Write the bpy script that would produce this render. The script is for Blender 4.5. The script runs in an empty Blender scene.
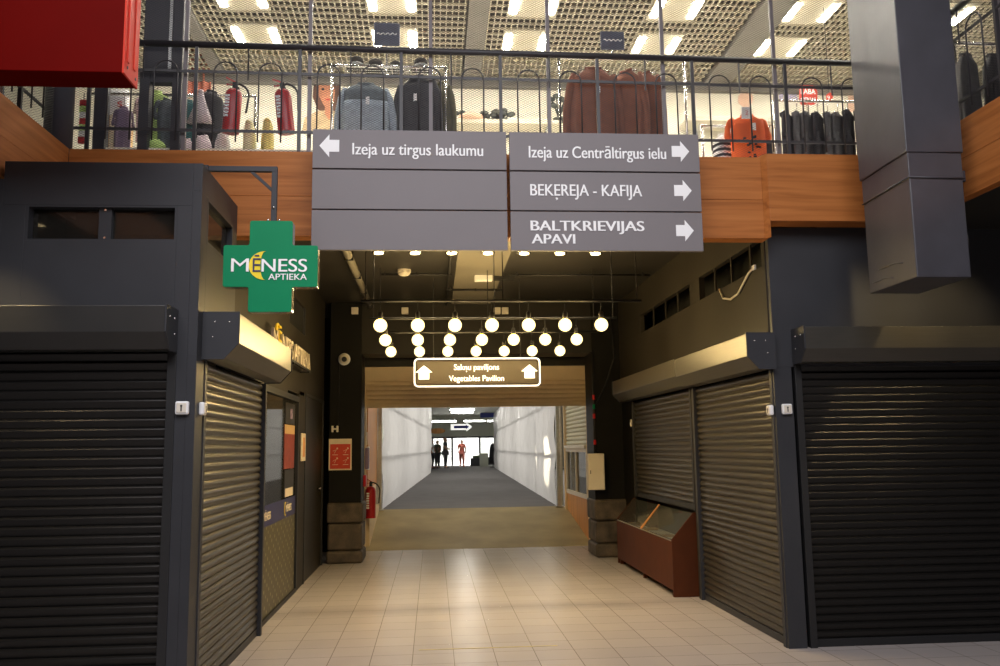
import bpy, bmesh, math, random
from mathutils import Vector, Matrix
random.seed(7)
S = bpy.context.scene
COL = S.collection
PI = math.pi

# ------------------------------------------------------------------ camera
RX = Vector((0.9967867, -0.0788633, -0.0142000)).normalized()
CAM = Vector((0, 0, 1.6))
def _basis():
    F, vpx, hor, slope = 860.0, 433.0, 447.3, -0.0142
    r = math.atan(slope)
    pitch = math.atan((hor - 333) * math.cos(r) / F)
    fw = Vector((0, math.cos(pitch), math.sin(pitch)))
    up = Vector((0, -math.sin(pitch), math.cos(pitch)))
    R = Vector((1, 0, 0)) * math.cos(r) + up * math.sin(r)
    U = Vector((1, 0, 0)) * -math.sin(r) + up * math.cos(r)
    v = (R * (vpx - 500) - U * (448.2 - 333)) / F + fw
    yaw = math.atan2(v.x, v.y)
    M = Matrix.Rotation(yaw, 3, 'Z')
    return M @ R, M @ U, M @ fw, F
CR, CU, CF, FPX = _basis()
cam = bpy.data.objects.new('Camera', bpy.data.cameras.new('Camera'))
COL.objects.link(cam)
cam.data.sensor_width = 36.0
cam.data.lens = 36.0 * FPX / 1000.0
cam.data.clip_end = 300
m3 = Matrix((CR, CU, -CF)).transposed()
cam.matrix_world = Matrix.Translation(CAM) @ m3.to_4x4()
S.camera = cam

# ------------------------------------------------------------------ world, big lights, exposure
S.view_settings.view_transform = 'Standard'
S.view_settings.look = 'None'
S.view_settings.gamma = 1.0
S.view_settings.use_curve_mapping = False
S.view_settings.exposure = 0.0
W = bpy.data.worlds.new('World'); S.world = W
W.use_nodes = True
W.node_tree.nodes['Background'].inputs[0].default_value = (0.80, 0.86, 1.0, 1)
W.node_tree.nodes['Background'].inputs[1].default_value = 0.05

def area(name, loc, rot, sx, sy, power, col):
    l = bpy.data.lights.new(name, 'AREA'); l.shape = 'RECTANGLE'
    l.size = sx; l.size_y = sy; l.energy = power; l.color = col
    o = bpy.data.objects.new(name, l); COL.objects.link(o)
    o.location = loc; o.rotation_euler = rot
    return o
def spot(name, loc, target, power, col, angle, blend=0.6, rad=0.04):
    l = bpy.data.lights.new(name, 'SPOT'); l.energy = power; l.color = col
    l.spot_size = math.radians(angle); l.spot_blend = blend; l.shadow_soft_size = rad
    o = bpy.data.objects.new(name, l); COL.objects.link(o)
    o.location = loc
    d = Vector(target) - Vector(loc)
    o.rotation_euler = d.to_track_quat('-Z', 'Y').to_euler()
    return o
# daylight through the glazed roof of the atrium
area('atrium_skylight', (0.0, 1.2, 5.9), (math.radians(20), 0, 0), 7.0, 4.0, 490, (0.98, 0.96, 1.0))
# daylight outside the far doors
area('outdoor_daylight', (2.0, 66, 9.0), (math.radians(18), 0, 0), 14, 10, 15000, (1.0, 0.98, 0.95))

# ------------------------------------------------------------------ helpers
def ray(px, py):
    return (CR * (px - 500) - CU * (py - 333)) / FPX + CF
def ony(px, py, y):
    v = ray(px, py); return CAM + v * (y / v.y)
def onx(px, py, x):
    v = ray(px, py); return CAM + v * (x / v.x)

ORG = {}
def orgof(p):
    return ORG.get(p.name, Vector((0, 0, 0))) if p else Vector((0, 0, 0))
def tag(o, label=None, cat=None, group=None, kind=None):
    if label: o['label'] = label
    if cat: o['category'] = cat
    if group: o['group'] = group
    if kind: o['kind'] = kind
    return o
def thing(name, label, cat, loc=(0, 0, 0), group=None, kind=None):
    o = bpy.data.objects.new(name, None); COL.objects.link(o)
    o.empty_display_size = 0.1
    o.location = loc; ORG[o.name] = Vector(loc)
    return tag(o, label, cat, group, kind)
def struct(o):
    o['kind'] = 'structure'; return o

class MB:
    def __init__(s): s.bm = bmesh.new()
    def face(s, vs):
        try: s.bm.faces.new(vs)
        except ValueError: pass
    def box(s, x0, x1, y0, y1, z0, z1):
        v = [s.bm.verts.new((x, y, z)) for z in (z0, z1) for y in (y0, y1) for x in (x0, x1)]
        for f in ((0, 2, 3, 1), (4, 5, 7, 6), (0, 1, 5, 4), (2, 6, 7, 3), (0, 4, 6, 2), (1, 3, 7, 5)):
            s.face([v[i] for i in f])
        return s
    def bar(s, a, b, w, h, up=(0, 0, 1)):
        a = Vector(a); b = Vector(b); d = (b - a).normalized(); up = Vector(up)
        sd = d.cross(up)
        if sd.length < 1e-4: sd = d.cross(Vector((1, 0, 0)))
        sd.normalize(); u = sd.cross(d).normalized()
        v = []
        for p in (a, b):
            for i, j in ((-1, -1), (1, -1), (1, 1), (-1, 1)):
                v.append(s.bm.verts.new(p + sd * (i * w / 2) + u * (j * h / 2)))
        for f in ((3, 2, 1, 0), (4, 5, 6, 7), (0, 1, 5, 4), (1, 2, 6, 5), (2, 3, 7, 6), (3, 0, 4, 7)):
            s.face([v[i] for i in f])
        return s
    def tube(s, pts, r, n=10, closed=False, caps=True):
        pts = [Vector(p) for p in pts]; k = len(pts); rings = []
        if not hasattr(r, '__len__'): r = [r] * k
        pu = None
        for i, p in enumerate(pts):
            if closed: d = pts[(i + 1) % k] - pts[i - 1]
            else: d = pts[min(i + 1, k - 1)] - pts[max(i - 1, 0)]
            d.normalize()
            if pu is None:
                pu = d.orthogonal().normalized()
            else:
                pu = pu - d * pu.dot(d)
                if pu.length < 1e-5: pu = d.orthogonal()
                pu.normalize()
            w = d.cross(pu)
            rings.append([s.bm.verts.new(p + (pu * math.cos(2 * PI * j / n) + w * math.sin(2 * PI * j / n)) * r[i]) for j in range(n)])
        for i in range(k if closed else k - 1):
            A = rings[i]; B = rings[(i + 1) % k]
            for j in range(n): s.face([A[j], A[(j + 1) % n], B[(j + 1) % n], B[j]])
        if caps and not closed:
            s.face(rings[0][::-1]); s.face(rings[-1])
        return s
    def cyl(s, a, b, r, n=16, r2=None):
        return s.tube([a, b], [r, r if r2 is None else r2], n)
    def lathe(s, c, prof, n=24, axis='z'):
        c = Vector(c); rings = []
        for r, z in prof:
            ring = []
            for j in range(n):
                a = 2 * PI * j / n
                q = Vector((r * math.cos(a), r * math.sin(a), z))
                if axis == 'y': q = Vector((q.x, q.z, q.y))
                if axis == 'x': q = Vector((q.z, q.x, q.y))
                ring.append(s.bm.verts.new(c + q))
            rings.append(ring)
        for A, B in zip(rings, rings[1:]):
            for j in range(n): s.face([A[j], A[(j + 1) % n], B[(j + 1) % n], B[j]])
        s.face(rings[0][::-1]); s.face(rings[-1])
        return s
    def loft(s, rings, close=True, caps=True):
        R = [[s.bm.verts.new(p) for p in ring] for ring in rings]
        n = len(R[0])
        for A, B in zip(R, R[1:]):
            for j in range(n if close else n - 1): s.face([A[j], A[(j + 1) % n], B[(j + 1) % n], B[j]])
        if caps and close: s.face(R[0][::-1]); s.face(R[-1])
        return s
    def prism(s, poly, d):
        """closed polygon of 3D points extruded by vector d"""
        d = Vector(d); A = [s.bm.verts.new(Vector(p)) for p in poly]; B = [s.bm.verts.new(Vector(p) + d) for p in poly]
        s.face(A); s.face(B[::-1]); n = len(A)
        for j in range(n): s.face([A[j], B[j], B[(j + 1) % n], A[(j + 1) % n]])
        return s
    def sphere(s, c, r, sc=(1, 1, 1), u=16, v=10):
        m = Matrix.Translation(c) @ Matrix.Diagonal((sc[0], sc[1], sc[2], 1))
        bmesh.ops.create_uvsphere(s.bm, u_segments=u, v_segments=v, radius=r, matrix=m); return s
    def build(s, name, mat, parent=None, smooth=False, bevel=0.0, seg=2, base=False, tri=False):
        bmesh.ops.recalc_face_normals(s.bm, faces=s.bm.faces[:])
        me = bpy.data.meshes.new(name); o = bpy.data.objects.new(name, me); COL.objects.link(o)
        if parent:
            og = orgof(parent); o.parent = parent; ORG[o.name] = og
        elif base:
            xs = [v.co for v in s.bm.verts]
            og = Vector(((min(v.x for v in xs) + max(v.x for v in xs)) / 2, (min(v.y for v in xs) + max(v.y for v in xs)) / 2, min(v.z for v in xs)))
            o.location = og; ORG[o.name] = og
        else:
            og = Vector((0, 0, 0)); ORG[o.name] = og
        if og.length: bmesh.ops.translate(s.bm, verts=s.bm.verts[:], vec=-og)
        if parent and parent.type == 'MESH': o.location = (0, 0, 0)
        s.bm.to_mesh(me); s.bm.free()
        if mat: me.materials.append(mat)
        if smooth:
            for p in me.polygons: p.use_smooth = True
        if bevel:
            b = o.modifiers.new('bevel', 'BEVEL'); b.width = bevel; b.segments = seg; b.limit_method = 'ANGLE'; b.angle_limit = math.radians(40)
        return o

def copy_tree(o, parent=None):
    c = o.copy(); COL.objects.link(c); ORG[c.name] = ORG.get(o.name, Vector((0, 0, 0)))
    if parent: c.parent = parent
    for ch in [q for q in o.children]: copy_tree(ch, c)
    return c

FRONT = Matrix(((1, 0, 0), (0, 0, -1), (0, 1, 0)))      # text x -> +X, text y -> +Z, facing -Y
FACE_PX = Matrix(((0, 0, 1), (1, 0, 0), (0, 1, 0)))     # text x -> +Y, facing +X
def text(name, s, mat, parent, loc, width, cap, M=FRONT, depth=0.002, bold=0.0, align='LEFT', shear=0.0):
    cu = bpy.data.curves.new('tmp', 'FONT'); cu.body = s; cu.size = 1.0; cu.extrude = 0.02; cu.shear = shear
    t = bpy.data.objects.new('tmp', cu); COL.objects.link(t)
    dg = bpy.context.evaluated_depsgraph_get()
    me = bpy.data.meshes.new_from_object(t.evaluated_get(dg))
    bpy.data.objects.remove(t); bpy.data.curves.remove(cu)
    x0 = min(v.co.x for v in me.vertices); x1 = max(v.co.x for v in me.vertices)
    sx = width / (x1 - x0); sy = cap / 0.70
    off = 0 if align == 'LEFT' else -width / 2
    og = orgof(parent)
    for v in me.vertices:
        p = Vector(((v.co.x - x0) * sx + off, v.co.y * sy, (v.co.z + 0.02) / 0.04 * depth))
        v.co = M @ p + Vector(loc) - og
    if bold:
        # heavier weight: the same letters again, shifted a hair
        bm = bmesh.new(); bm.from_mesh(me); q = M @ Vector((bold * sy, 0, 0.0003)); base = bm.verts[:] + bm.edges[:] + bm.faces[:]
        for k in (-1, 1):
            r = bmesh.ops.duplicate(bm, geom=base)
            bmesh.ops.translate(bm, verts=[g for g in r['geom'] if isinstance(g, bmesh.types.BMVert)], vec=q * k)
        bm.to_mesh(me); bm.free()
    me.name = name
    o = bpy.data.objects.new(name, me); COL.objects.link(o); o.parent = parent; ORG[o.name] = og
    me.materials.clear(); me.materials.append(mat)
    return o

# ------------------------------------------------------------------ materials
def mat(name, col, rough=0.5, metal=0.0, emit=None, es=0.0, noise=0.0, nscale=8.0, spec=0.5, bump=0.0, bscale=60.0, trans=0.0, alpha=1.0, coat=0.0, stretch=None):
    m = bpy.data.materials.new(name); m.use_nodes = True
    nt = m.node_tree; b = nt.nodes['Principled BSDF']
    c = (*col, 1)
    b.inputs['Base Color'].default_value = c
    b.inputs['Roughness'].default_value = rough; b.inputs['Metallic'].default_value = metal
    b.inputs['Specular IOR Level'].default_value = spec
    b.inputs['Transmission Weight'].default_value = trans; b.inputs['Alpha'].default_value = alpha
    b.inputs['Coat Weight'].default_value = coat
    if emit: b.inputs['Emission Color'].default_value = (*emit, 1); b.inputs['Emission Strength'].default_value = es
    if noise or bump:
        tc = nt.nodes.new('ShaderNodeTexCoord'); src = tc.outputs['Object']
        if stretch:
            mp = nt.nodes.new('ShaderNodeMapping'); mp.inputs['Scale'].default_value = stretch
            nt.links.new(src, mp.inputs['Vector']); src = mp.outputs['Vector']
    if noise:
        n = nt.nodes.new('ShaderNodeTexNoise'); n.inputs['Scale'].default_value = nscale; n.inputs['Detail'].default_value = 5
        nt.links.new(src, n.inputs['Vector'])
        r = nt.nodes.new('ShaderNodeValToRGB')
        r.color_ramp.elements[0].position = 0.3; r.color_ramp.elements[1].position = 0.7
        r.color_ramp.elements[0].color = (*[max(0, x * (1 - noise)) for x in col], 1)
        r.color_ramp.elements[1].color = (*[min(1, x * (1 + noise)) for x in col], 1)
        nt.links.new(n.outputs['Fac'], r.inputs['Fac']); nt.links.new(r.outputs['Color'], b.inputs['Base Color'])
    if bump:
        n2 = nt.nodes.new('ShaderNodeTexNoise'); n2.inputs['Scale'].default_value = bscale
        nt.links.new(src, n2.inputs['Vector'])
        bp = nt.nodes.new('ShaderNodeBump'); bp.inputs['Strength'].default_value = bump; bp.inputs['Distance'].default_value = 0.01
        nt.links.new(n2.outputs['Fac'], bp.inputs['Height']); nt.links.new(bp.outputs['Normal'], b.inputs['Normal'])
    return m

M = {}
M['anthracite'] = mat('anthracite paint', (0.036, 0.037, 0.042), 0.5, spec=0.3, noise=0.08, nscale=3)
M['anthracite_dark'] = mat('dark anthracite', (0.015, 0.015, 0.016), 0.5, noise=0.08, nscale=3)
M['taupe'] = mat('taupe cladding', (0.030, 0.0255, 0.020), 0.6, spec=0.18, noise=0.06, nscale=2)
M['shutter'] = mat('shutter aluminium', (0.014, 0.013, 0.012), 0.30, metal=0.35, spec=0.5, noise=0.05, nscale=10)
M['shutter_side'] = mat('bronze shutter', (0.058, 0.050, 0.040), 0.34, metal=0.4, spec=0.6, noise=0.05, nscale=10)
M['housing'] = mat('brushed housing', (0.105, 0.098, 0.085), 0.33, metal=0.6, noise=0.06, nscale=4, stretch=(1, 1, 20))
M['housing_shaded'] = mat('housing shaded copy', (0.055, 0.054, 0.052), 0.34, metal=0.5, noise=0.05, nscale=4)  # same metal as the other housings, darkened for the dim surroundings it reflects
M['black'] = mat('black', (0.012, 0.012, 0.013), 0.55, noise=0.1, nscale=6)
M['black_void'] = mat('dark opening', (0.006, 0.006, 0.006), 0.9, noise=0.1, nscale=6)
M['rail'] = mat('rail paint', (0.030, 0.027, 0.030), 0.42, noise=0.05, nscale=8)
M['mesh'] = mat('expanded metal', (0.055, 0.048, 0.045), 0.5, noise=0.05, nscale=8)
M['pole'] = mat('grey pole', (0.16, 0.14, 0.145), 0.45, noise=0.05, nscale=8)
M['sign'] = mat('sign grey', (0.19, 0.172, 0.178), 0.55, noise=0.03, nscale=2)
M['white'] = mat('white', (0.86, 0.86, 0.86), 0.5, noise=0.02, nscale=5)
M['letter'] = mat('letter white', (0.92, 0.92, 0.92), 0.5, noise=0.01, nscale=5)
M['off_white'] = mat('off white', (0.72, 0.66, 0.56), 0.5, noise=0.04, nscale=5)
M['beige'] = mat('beige paint', (0.80, 0.62, 0.38), 0.5, noise=0.05, nscale=4)
M['green'] = mat('pharmacy green', (0.0, 0.22, 0.088), 0.5, spec=0.2, noise=0.04, nscale=3)
M['yellow'] = mat('yellow', (0.9, 0.68, 0.02), 0.4, noise=0.03, nscale=4)
M['navy'] = mat('navy', (0.02, 0.02, 0.10), 0.4, noise=0.05, nscale=4)
M['chrome'] = mat('chrome', (0.75, 0.72, 0.68), 0.22, metal=1.0, noise=0.03, nscale=5)
M['steel'] = mat('galvanised steel', (0.5, 0.5, 0.48), 0.35, metal=0.8, noise=0.1, nscale=20)
M['red'] = mat('red box shaded front', (0.10, 0.0012, 0.0004), 0.6, spec=0.04, noise=0.08, nscale=2)  # unlit look of the box front is put into this darker red
M['red_lit_edge'] = mat('red box lit edge', (0.55, 0.040, 0.022), 0.5, spec=0.12, noise=0.06, nscale=4)  # lighter red paints in the light falling on the side face
M['ext_red'] = mat('extinguisher red', (0.50, 0.012, 0.016), 0.3, noise=0.05, nscale=5)
M['orange_panel'] = mat('orange pine panel', (0.62, 0.27, 0.06), 0.5, noise=0.2, nscale=4, stretch=(3, 3, 0.4))
M['brown_case'] = mat('red brown laminate', (0.080, 0.023, 0.008), 0.6, spec=0.12, noise=0.1, nscale=5)
M['poster_red'] = mat('poster red', (0.60, 0.05, 0.025), 0.5, noise=0.08, nscale=20)
M['paper'] = mat('paper', (0.75, 0.65, 0.5), 0.6, noise=0.05, nscale=10)
M['cream_wall'] = mat('cream shop wall', (0.88, 0.83, 0.68), 0.6, noise=0.03, nscale=1.2)
M['grid'] = mat('cream grille', (0.62, 0.56, 0.43), 0.5, noise=0.04, nscale=3)
M['plenum'] = mat('plenum brown', (0.055, 0.042, 0.028), 0.8, noise=0.3, nscale=2.5)
M['beam'] = mat('grey beam', (0.20, 0.185, 0.165), 0.6, noise=0.06, nscale=3)
M['led'] = mat('led strip', (1, 1, 1), 0.5, emit=(1.0, 0.94, 0.82), es=120.0, noise=0.01)
M['tube'] = mat('tube light', (1, 1, 1), 0.5, emit=(1.0, 0.97, 0.9), es=40.0, noise=0.01)
M['bulb_old'] = mat('opal bulb', (1, 0.9, 0.7), 0.2, emit=(1.0, 0.74, 0.28), es=6.0, noise=0.01)
def node_mat(name): 
    m = bpy.data.materials.new(name); m.use_nodes = True
    return m, m.node_tree, m.node_tree.nodes['Principled BSDF']
def make_globe():
    m, nt, b = node_mat('amber opal globe')
    L = nt.links; e = nt.nodes.new('ShaderNodeEmission'); e.inputs['Color'].default_value = (1.0, 0.80, 0.36, 1); e.inputs['Strength'].default_value = 4.0
    t = nt.nodes.new('ShaderNodeBsdfTransparent'); t.inputs['Color'].default_value = (1.0, 0.92, 0.75, 1)
    mx = nt.nodes.new('ShaderNodeMixShader'); mx.inputs['Fac'].default_value = 0.5
    L.new(e.outputs['Emission'], mx.inputs[1]); L.new(t.outputs['BSDF'], mx.inputs[2]); L.new(mx.outputs['Shader'], nt.nodes['Material Output'].inputs['Surface'])
    return m
M['bulb'] = make_globe()
M['filament'] = mat('glowing filament', (1, 0.9, 0.7), 0.3, emit=(1.0, 0.85, 0.5), es=60.0, noise=0.01)
M['downlight'] = mat('downlight', (1, 0.9, 0.7), 0.3, emit=(1.0, 0.76, 0.38), es=9.0, noise=0.01)
M['sign_brown'] = mat('hanging sign brown', (0.034, 0.022, 0.010), 0.5, noise=0.04, nscale=4)
M['backlit'] = mat('backlit white', (0.9, 0.9, 0.9), 0.5, emit=(1, 0.98, 0.92), es=0.9, noise=0.01)
M['concrete'] = mat('ramp concrete', (0.38, 0.30, 0.145), 0.6, noise=0.22, nscale=1.3, bump=0.2, bscale=20)
M['carpet'] = mat('passage floor grey', (0.15, 0.14, 0.145), 0.75, noise=0.1, nscale=2, bump=0.2, bscale=50)
M['soffit'] = mat('soffit grey', (0.027, 0.0245, 0.021), 0.45, noise=0.15, nscale=1.2)
M['soffit_light'] = mat('soffit panel', (0.20, 0.18, 0.14), 0.6, noise=0.05, nscale=2)
M['pillar'] = mat('black pillar paint', (0.009, 0.0085, 0.0075), 0.55, spec=0.12, noise=0.12, nscale=3)
M['wall_dark'] = mat('dark corridor wall', (0.024, 0.021, 0.017), 0.5, spec=0.2, noise=0.12, nscale=3)
M['duct_grey'] = mat('grey duct wrap', (0.055, 0.054, 0.064), 0.36, noise=0.14, nscale=3, bump=0.12, bscale=7)
M['round_grey'] = mat('column paint', (0.085, 0.085, 0.10), 0.4, noise=0.05, nscale=3)
M['dark_frame'] = mat('dark navy frame', (0.028, 0.029, 0.04), 0.5, noise=0.05, nscale=3)
M['skin'] = mat('skin', (0.55, 0.30, 0.20), 0.5, noise=0.05, nscale=12)
M['hair'] = mat('dark hair', (0.03, 0.02, 0.015), 0.6, noise=0.2, nscale=30)
M['hair_grey'] = mat('light hair', (0.32, 0.22, 0.13), 0.6, noise=0.2, nscale=30)
M['hall'] = mat('hall wall', (0.42, 0.43, 0.36), 0.6, noise=0.06, nscale=1)
M['ground'] = mat('pale paving', (0.75, 0.74, 0.70), 0.7, noise=0.08, nscale=2)
def cloth(name, col, n=0.12, s=18): return mat(name, col, 0.8, noise=n, nscale=s, bump=0.25, bscale=90, spec=0.2)

def make_tiles():
    m, nt, b = node_mat('floor tiles'); L = nt.links
    tc = nt.nodes.new('ShaderNodeTexCoord'); mp = nt.nodes.new('ShaderNodeMapping')
    mp.inputs['Location'].default_value = (-0.155, -0.05, 0)
    br = nt.nodes.new('ShaderNodeTexBrick'); br.offset = 0.0; br.squash = 1.0
    br.inputs['Scale'].default_value = 1.0
    br.inputs['Brick Width'].default_value = 0.318; br.inputs['Row Height'].default_value = 0.318
    br.inputs['Mortar Size'].default_value = 0.003; br.inputs['Mortar Smooth'].default_value = 0.2
    br.inputs['Color1'].default_value = (0.47, 0.42, 0.395, 1); br.inputs['Color2'].default_value = (0.51, 0.455, 0.425, 1)
    br.inputs['Mortar'].default_value = (0.22, 0.18, 0.155, 1)
    L.new(tc.outputs['Object'], mp.inputs['Vector']); L.new(mp.outputs['Vector'], br.inputs['Vector'])
    n = nt.nodes.new('ShaderNodeTexNoise'); n.inputs['Scale'].default_value = 2.2; n.inputs['Detail'].default_value = 6
    L.new(tc.outputs['Object'], n.inputs['Vector'])
    mx = nt.nodes.new('ShaderNodeMixRGB'); mx.blend_type = 'MULTIPLY'; mx.inputs['Fac'].default_value = 0.35
    rp = nt.nodes.new('ShaderNodeValToRGB'); rp.color_ramp.elements[0].color = (0.75, 0.75, 0.75, 1); rp.color_ramp.elements[1].color = (1.1, 1.1, 1.1, 1)
    L.new(n.outputs['Fac'], rp.inputs['Fac']); L.new(br.outputs['Color'], mx.inputs['Color1']); L.new(rp.outputs['Color'], mx.inputs['Color2'])
    L.new(mx.outputs['Color'], b.inputs['Base Color']); b.inputs['Roughness'].default_value = 0.27
    bp = nt.nodes.new('ShaderNodeBump'); bp.inputs['Strength'].default_value = 0.25; bp.inputs['Distance'].default_value = 0.003; bp.invert = True
    L.new(br.outputs['Fac'], bp.inputs['Height']); L.new(bp.outputs['Normal'], b.inputs['Normal'])
    return m
M['tiles'] = make_tiles()
def make_wood(name, axis):
    m, nt, b = node_mat(name); L = nt.links
    tc = nt.nodes.new('ShaderNodeTexCoord'); mp = nt.nodes.new('ShaderNodeMapping')
    mp.inputs['Scale'].default_value = (0.8, 9, 14) if axis == 'x' else (9, 0.8, 14)
    L.new(tc.outputs['Object'], mp.inputs['Vector'])
    n = nt.nodes.new('ShaderNodeTexNoise'); n.inputs['Scale'].default_value = 1.6; n.inputs['Detail'].default_value = 7; n.inputs['Distortion'].default_value = 0.6
    L.new(mp.outputs['Vector'], n.inputs['Vector'])
    r = nt.nodes.new('ShaderNodeValToRGB'); e = r.color_ramp.elements
    e[0].position = 0.3; e[0].color = (0.30, 0.098, 0.022, 1); e[1].position = 0.72; e[1].color = (0.50, 0.185, 0.050, 1)
    k = e.new(0.5); k.color = (0.42, 0.145, 0.036, 1)
    L.new(n.outputs['Fac'], r.inputs['Fac']); L.new(r.outputs['Color'], b.inputs['Base Color'])
    b.inputs['Roughness'].default_value = 0.5; b.inputs['Specular IOR Level'].default_value = 0.2
    return m
M['wood_x'] = make_wood('oak laminate across', 'x'); M['wood_y'] = make_wood('oak laminate along', 'y')
def make_stone():
    m, nt, b = node_mat('granite blocks'); L = nt.links
    tc = nt.nodes.new('ShaderNodeTexCoord')
    n = nt.nodes.new('ShaderNodeTexNoise'); n.inputs['Scale'].default_value = 5; n.inputs['Detail'].default_value = 9
    v = nt.nodes.new('ShaderNodeTexNoise'); v.inputs['Scale'].default_value = 70
    L.new(tc.outputs['Object'], n.inputs['Vector']); L.new(tc.outputs['Object'], v.inputs['Vector'])
    r = nt.nodes.new('ShaderNodeValToRGB'); e = r.color_ramp.elements
    e[0].position = 0.32; e[0].color = (0.035, 0.027, 0.020, 1); e[1].position = 0.7; e[1].color = (0.12, 0.090, 0.062, 1)
    L.new(n.outputs['Fac'], r.inputs['Fac'])
    mx = nt.nodes.new('ShaderNodeMixRGB'); mx.blend_type = 'OVERLAY'; mx.inputs['Fac'].default_value = 0.35
    L.new(r.outputs['Color'], mx.inputs['Color1']); L.new(v.outputs['Fac'], mx.inputs['Color2']); L.new(mx.outputs['Color'], b.inputs['Base Color'])
    b.inputs['Roughness'].default_value = 0.7
    bp = nt.nodes.new('ShaderNodeBump'); bp.inputs['Strength'].default_value = 0.5; bp.inputs['Distance'].default_value = 0.02
    L.new(n.outputs['Fac'], bp.inputs['Height']); L.new(bp.outputs['Normal'], b.inputs['Normal'])
    return m
M['stone'] = make_stone()
def make_sheet():
    m, nt, b = node_mat('translucent sheeting'); L = nt.links
    b.inputs['Base Color'].default_value = (0.78, 0.78, 0.80, 1); b.inputs['Roughness'].default_value = 0.35
    tr = nt.nodes.new('ShaderNodeBsdfTranslucent'); tr.inputs['Color'].default_value = (0.85, 0.85, 0.88, 1)
    mx = nt.nodes.new('ShaderNodeMixShader'); mx.inputs['Fac'].default_value = 0.45
    out = nt.nodes['Material Output']
    L.new(b.outputs['BSDF'], mx.inputs[1]); L.new(tr.outputs['BSDF'], mx.inputs[2]); L.new(mx.outputs['Shader'], out.inputs['Surface'])
    tc = nt.nodes.new('ShaderNodeTexCoord'); mp = nt.nodes.new('ShaderNodeMapping'); mp.inputs['Scale'].default_value = (3, 3, 0.5)
    n = nt.nodes.new('ShaderNodeTexNoise'); n.inputs['Scale'].default_value = 3.0
    L.new(tc.outputs['Object'], mp.inputs['Vector']); L.new(mp.outputs['Vector'], n.inputs['Vector'])
    bp = nt.nodes.new('ShaderNodeBump'); bp.inputs['Strength'].default_value = 0.5; bp.inputs['Distance'].default_value = 0.03
    L.new(n.outputs['Fac'], bp.inputs['Height']); L.new(bp.outputs['Normal'], b.inputs['Normal'])
    return m
M['sheet'] = make_sheet()
def make_glass(name, col, rough, tintmix):
    m, nt, b = node_mat(name); L = nt.links
    b.inputs['Base Color'].default_value = (*col, 1); b.inputs['Roughness'].default_value = rough
    t = nt.nodes.new('ShaderNodeBsdfTransparent'); t.inputs['Color'].default_value = (0.9, 0.92, 0.9, 1)
    mx = nt.nodes.new('ShaderNodeMixShader'); mx.inputs['Fac'].default_value = tintmix
    L.new(b.outputs['BSDF'], mx.inputs[1]); L.new(t.outputs['BSDF'], mx.inputs[2]); L.new(mx.outputs['Shader'], nt.nodes['Material Output'].inputs['Surface'])
    n = nt.nodes.new('ShaderNodeTexNoise'); n.inputs['Scale'].default_value = 2
    return m
M['glass_dark'] = make_glass('dark window glass', (0.02, 0.018, 0.015), 0.06, 0.25)
M['glass_clear'] = make_glass('clear glass', (0.10, 0.10, 0.09), 0.05, 0.7)
M['glass_shop'] = make_glass('shop glass', (0.03, 0.03, 0.028), 0.04, 0.35)
def make_frost():
    m, nt, b = node_mat('frosted film with pale marks'); L = nt.links
    tc = nt.nodes.new('ShaderNodeTexCoord'); mp = nt.nodes.new('ShaderNodeMapping'); mp.inputs['Rotation'].default_value = (0.5, 0, 0)
    mp.inputs['Scale'].default_value = (0.0, 9, 9)
    v = nt.nodes.new('ShaderNodeTexVoronoi'); v.inputs['Randomness'].default_value = 0.12; v.inputs['Scale'].default_value = 1.0
    L.new(tc.outputs['Object'], mp.inputs['Vector']); L.new(mp.outputs['Vector'], v.inputs['Vector'])
    r = nt.nodes.new('ShaderNodeValToRGB'); e = r.color_ramp.elements
    e[0].position = 0.10; e[0].color = (0.30, 0.27, 0.16, 1); e[1].position = 0.22; e[1].color = (0.085, 0.072, 0.033, 1)
    L.new(v.outputs['Distance'], r.inputs['Fac']); L.new(r.outputs['Color'], b.inputs['Base Color']); b.inputs['Roughness'].default_value = 0.5
    return m
M['frost'] = make_frost()

# ------------------------------------------------------------------ the setting
FL = 3.90        # upper floor level
st = lambda o: struct(o)
st(MB().box(-6, 9, -7, 14.12, -0.12, 0).build('floor', M['tiles']))
# passage floor: ramp then level
mb = MB()
mb.prism([(-1.3, 14.12, -0.3), (-1.3, 14.12, 0.004), (-1.3, 16.9, 0.45), (-1.3, 16.9, -0.3)], (4.4, 0, 0))
st(mb.build('floor_ramp', M['concrete']))
st(MB().box(-3, 7, 16.9, 59.0, 0.2, 0.45).build('floor_passage', M['carpet']))
st(MB().box(-10, 16, 59.0, 80, 0.1, 0.44).build('floor_outdoors', M['ground']))
# corridor ceiling with upper floor slab
st(MB().box(-6, 9, 6.80, 14.4, 3.74, 3.88).build('ceiling', M['soffit']))
# wings of the gallery slab
st(MB().box(-9, -2.86, -7, 6.80, 3.38, 3.88).build('ceiling_wing_left', M['soffit']))
st(MB().box(3.98, 11, -7, 6.80, 3.38, 3.88).build('ceiling_wing_right', M['soffit']))
# wall around the passage door
mb = MB(); mb.box(-1.03, 2.36, 12.62, 13.2, 2.98, 3.74); mb.box(-1.15, 2.60, 14.13, 14.4, 2.94, 3.74); st(mb.build('wall_back', M['wall_dark']))
mb = MB(); mb.box(-1.49, -1.03, 12.62, 13.2, 0.84, 3.74); mb.box(-6, -1.15, 14.1, 14.4, 0, 3.74)
st(mb.build('wall_pillar_left', M['pillar'], bevel=0.008))
mb = MB(); mb.box(2.36, 2.95, 12.62, 13.2, 0.82, 3.74); mb.box(2.60, 9, 14.1, 14.4, 0, 3.74); mb.box(2.80, 2.95, 11.9, 12.62, 0, 3.74)
st(mb.build('wall_pillar_right', M['pillar'], bevel=0.008))
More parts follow.
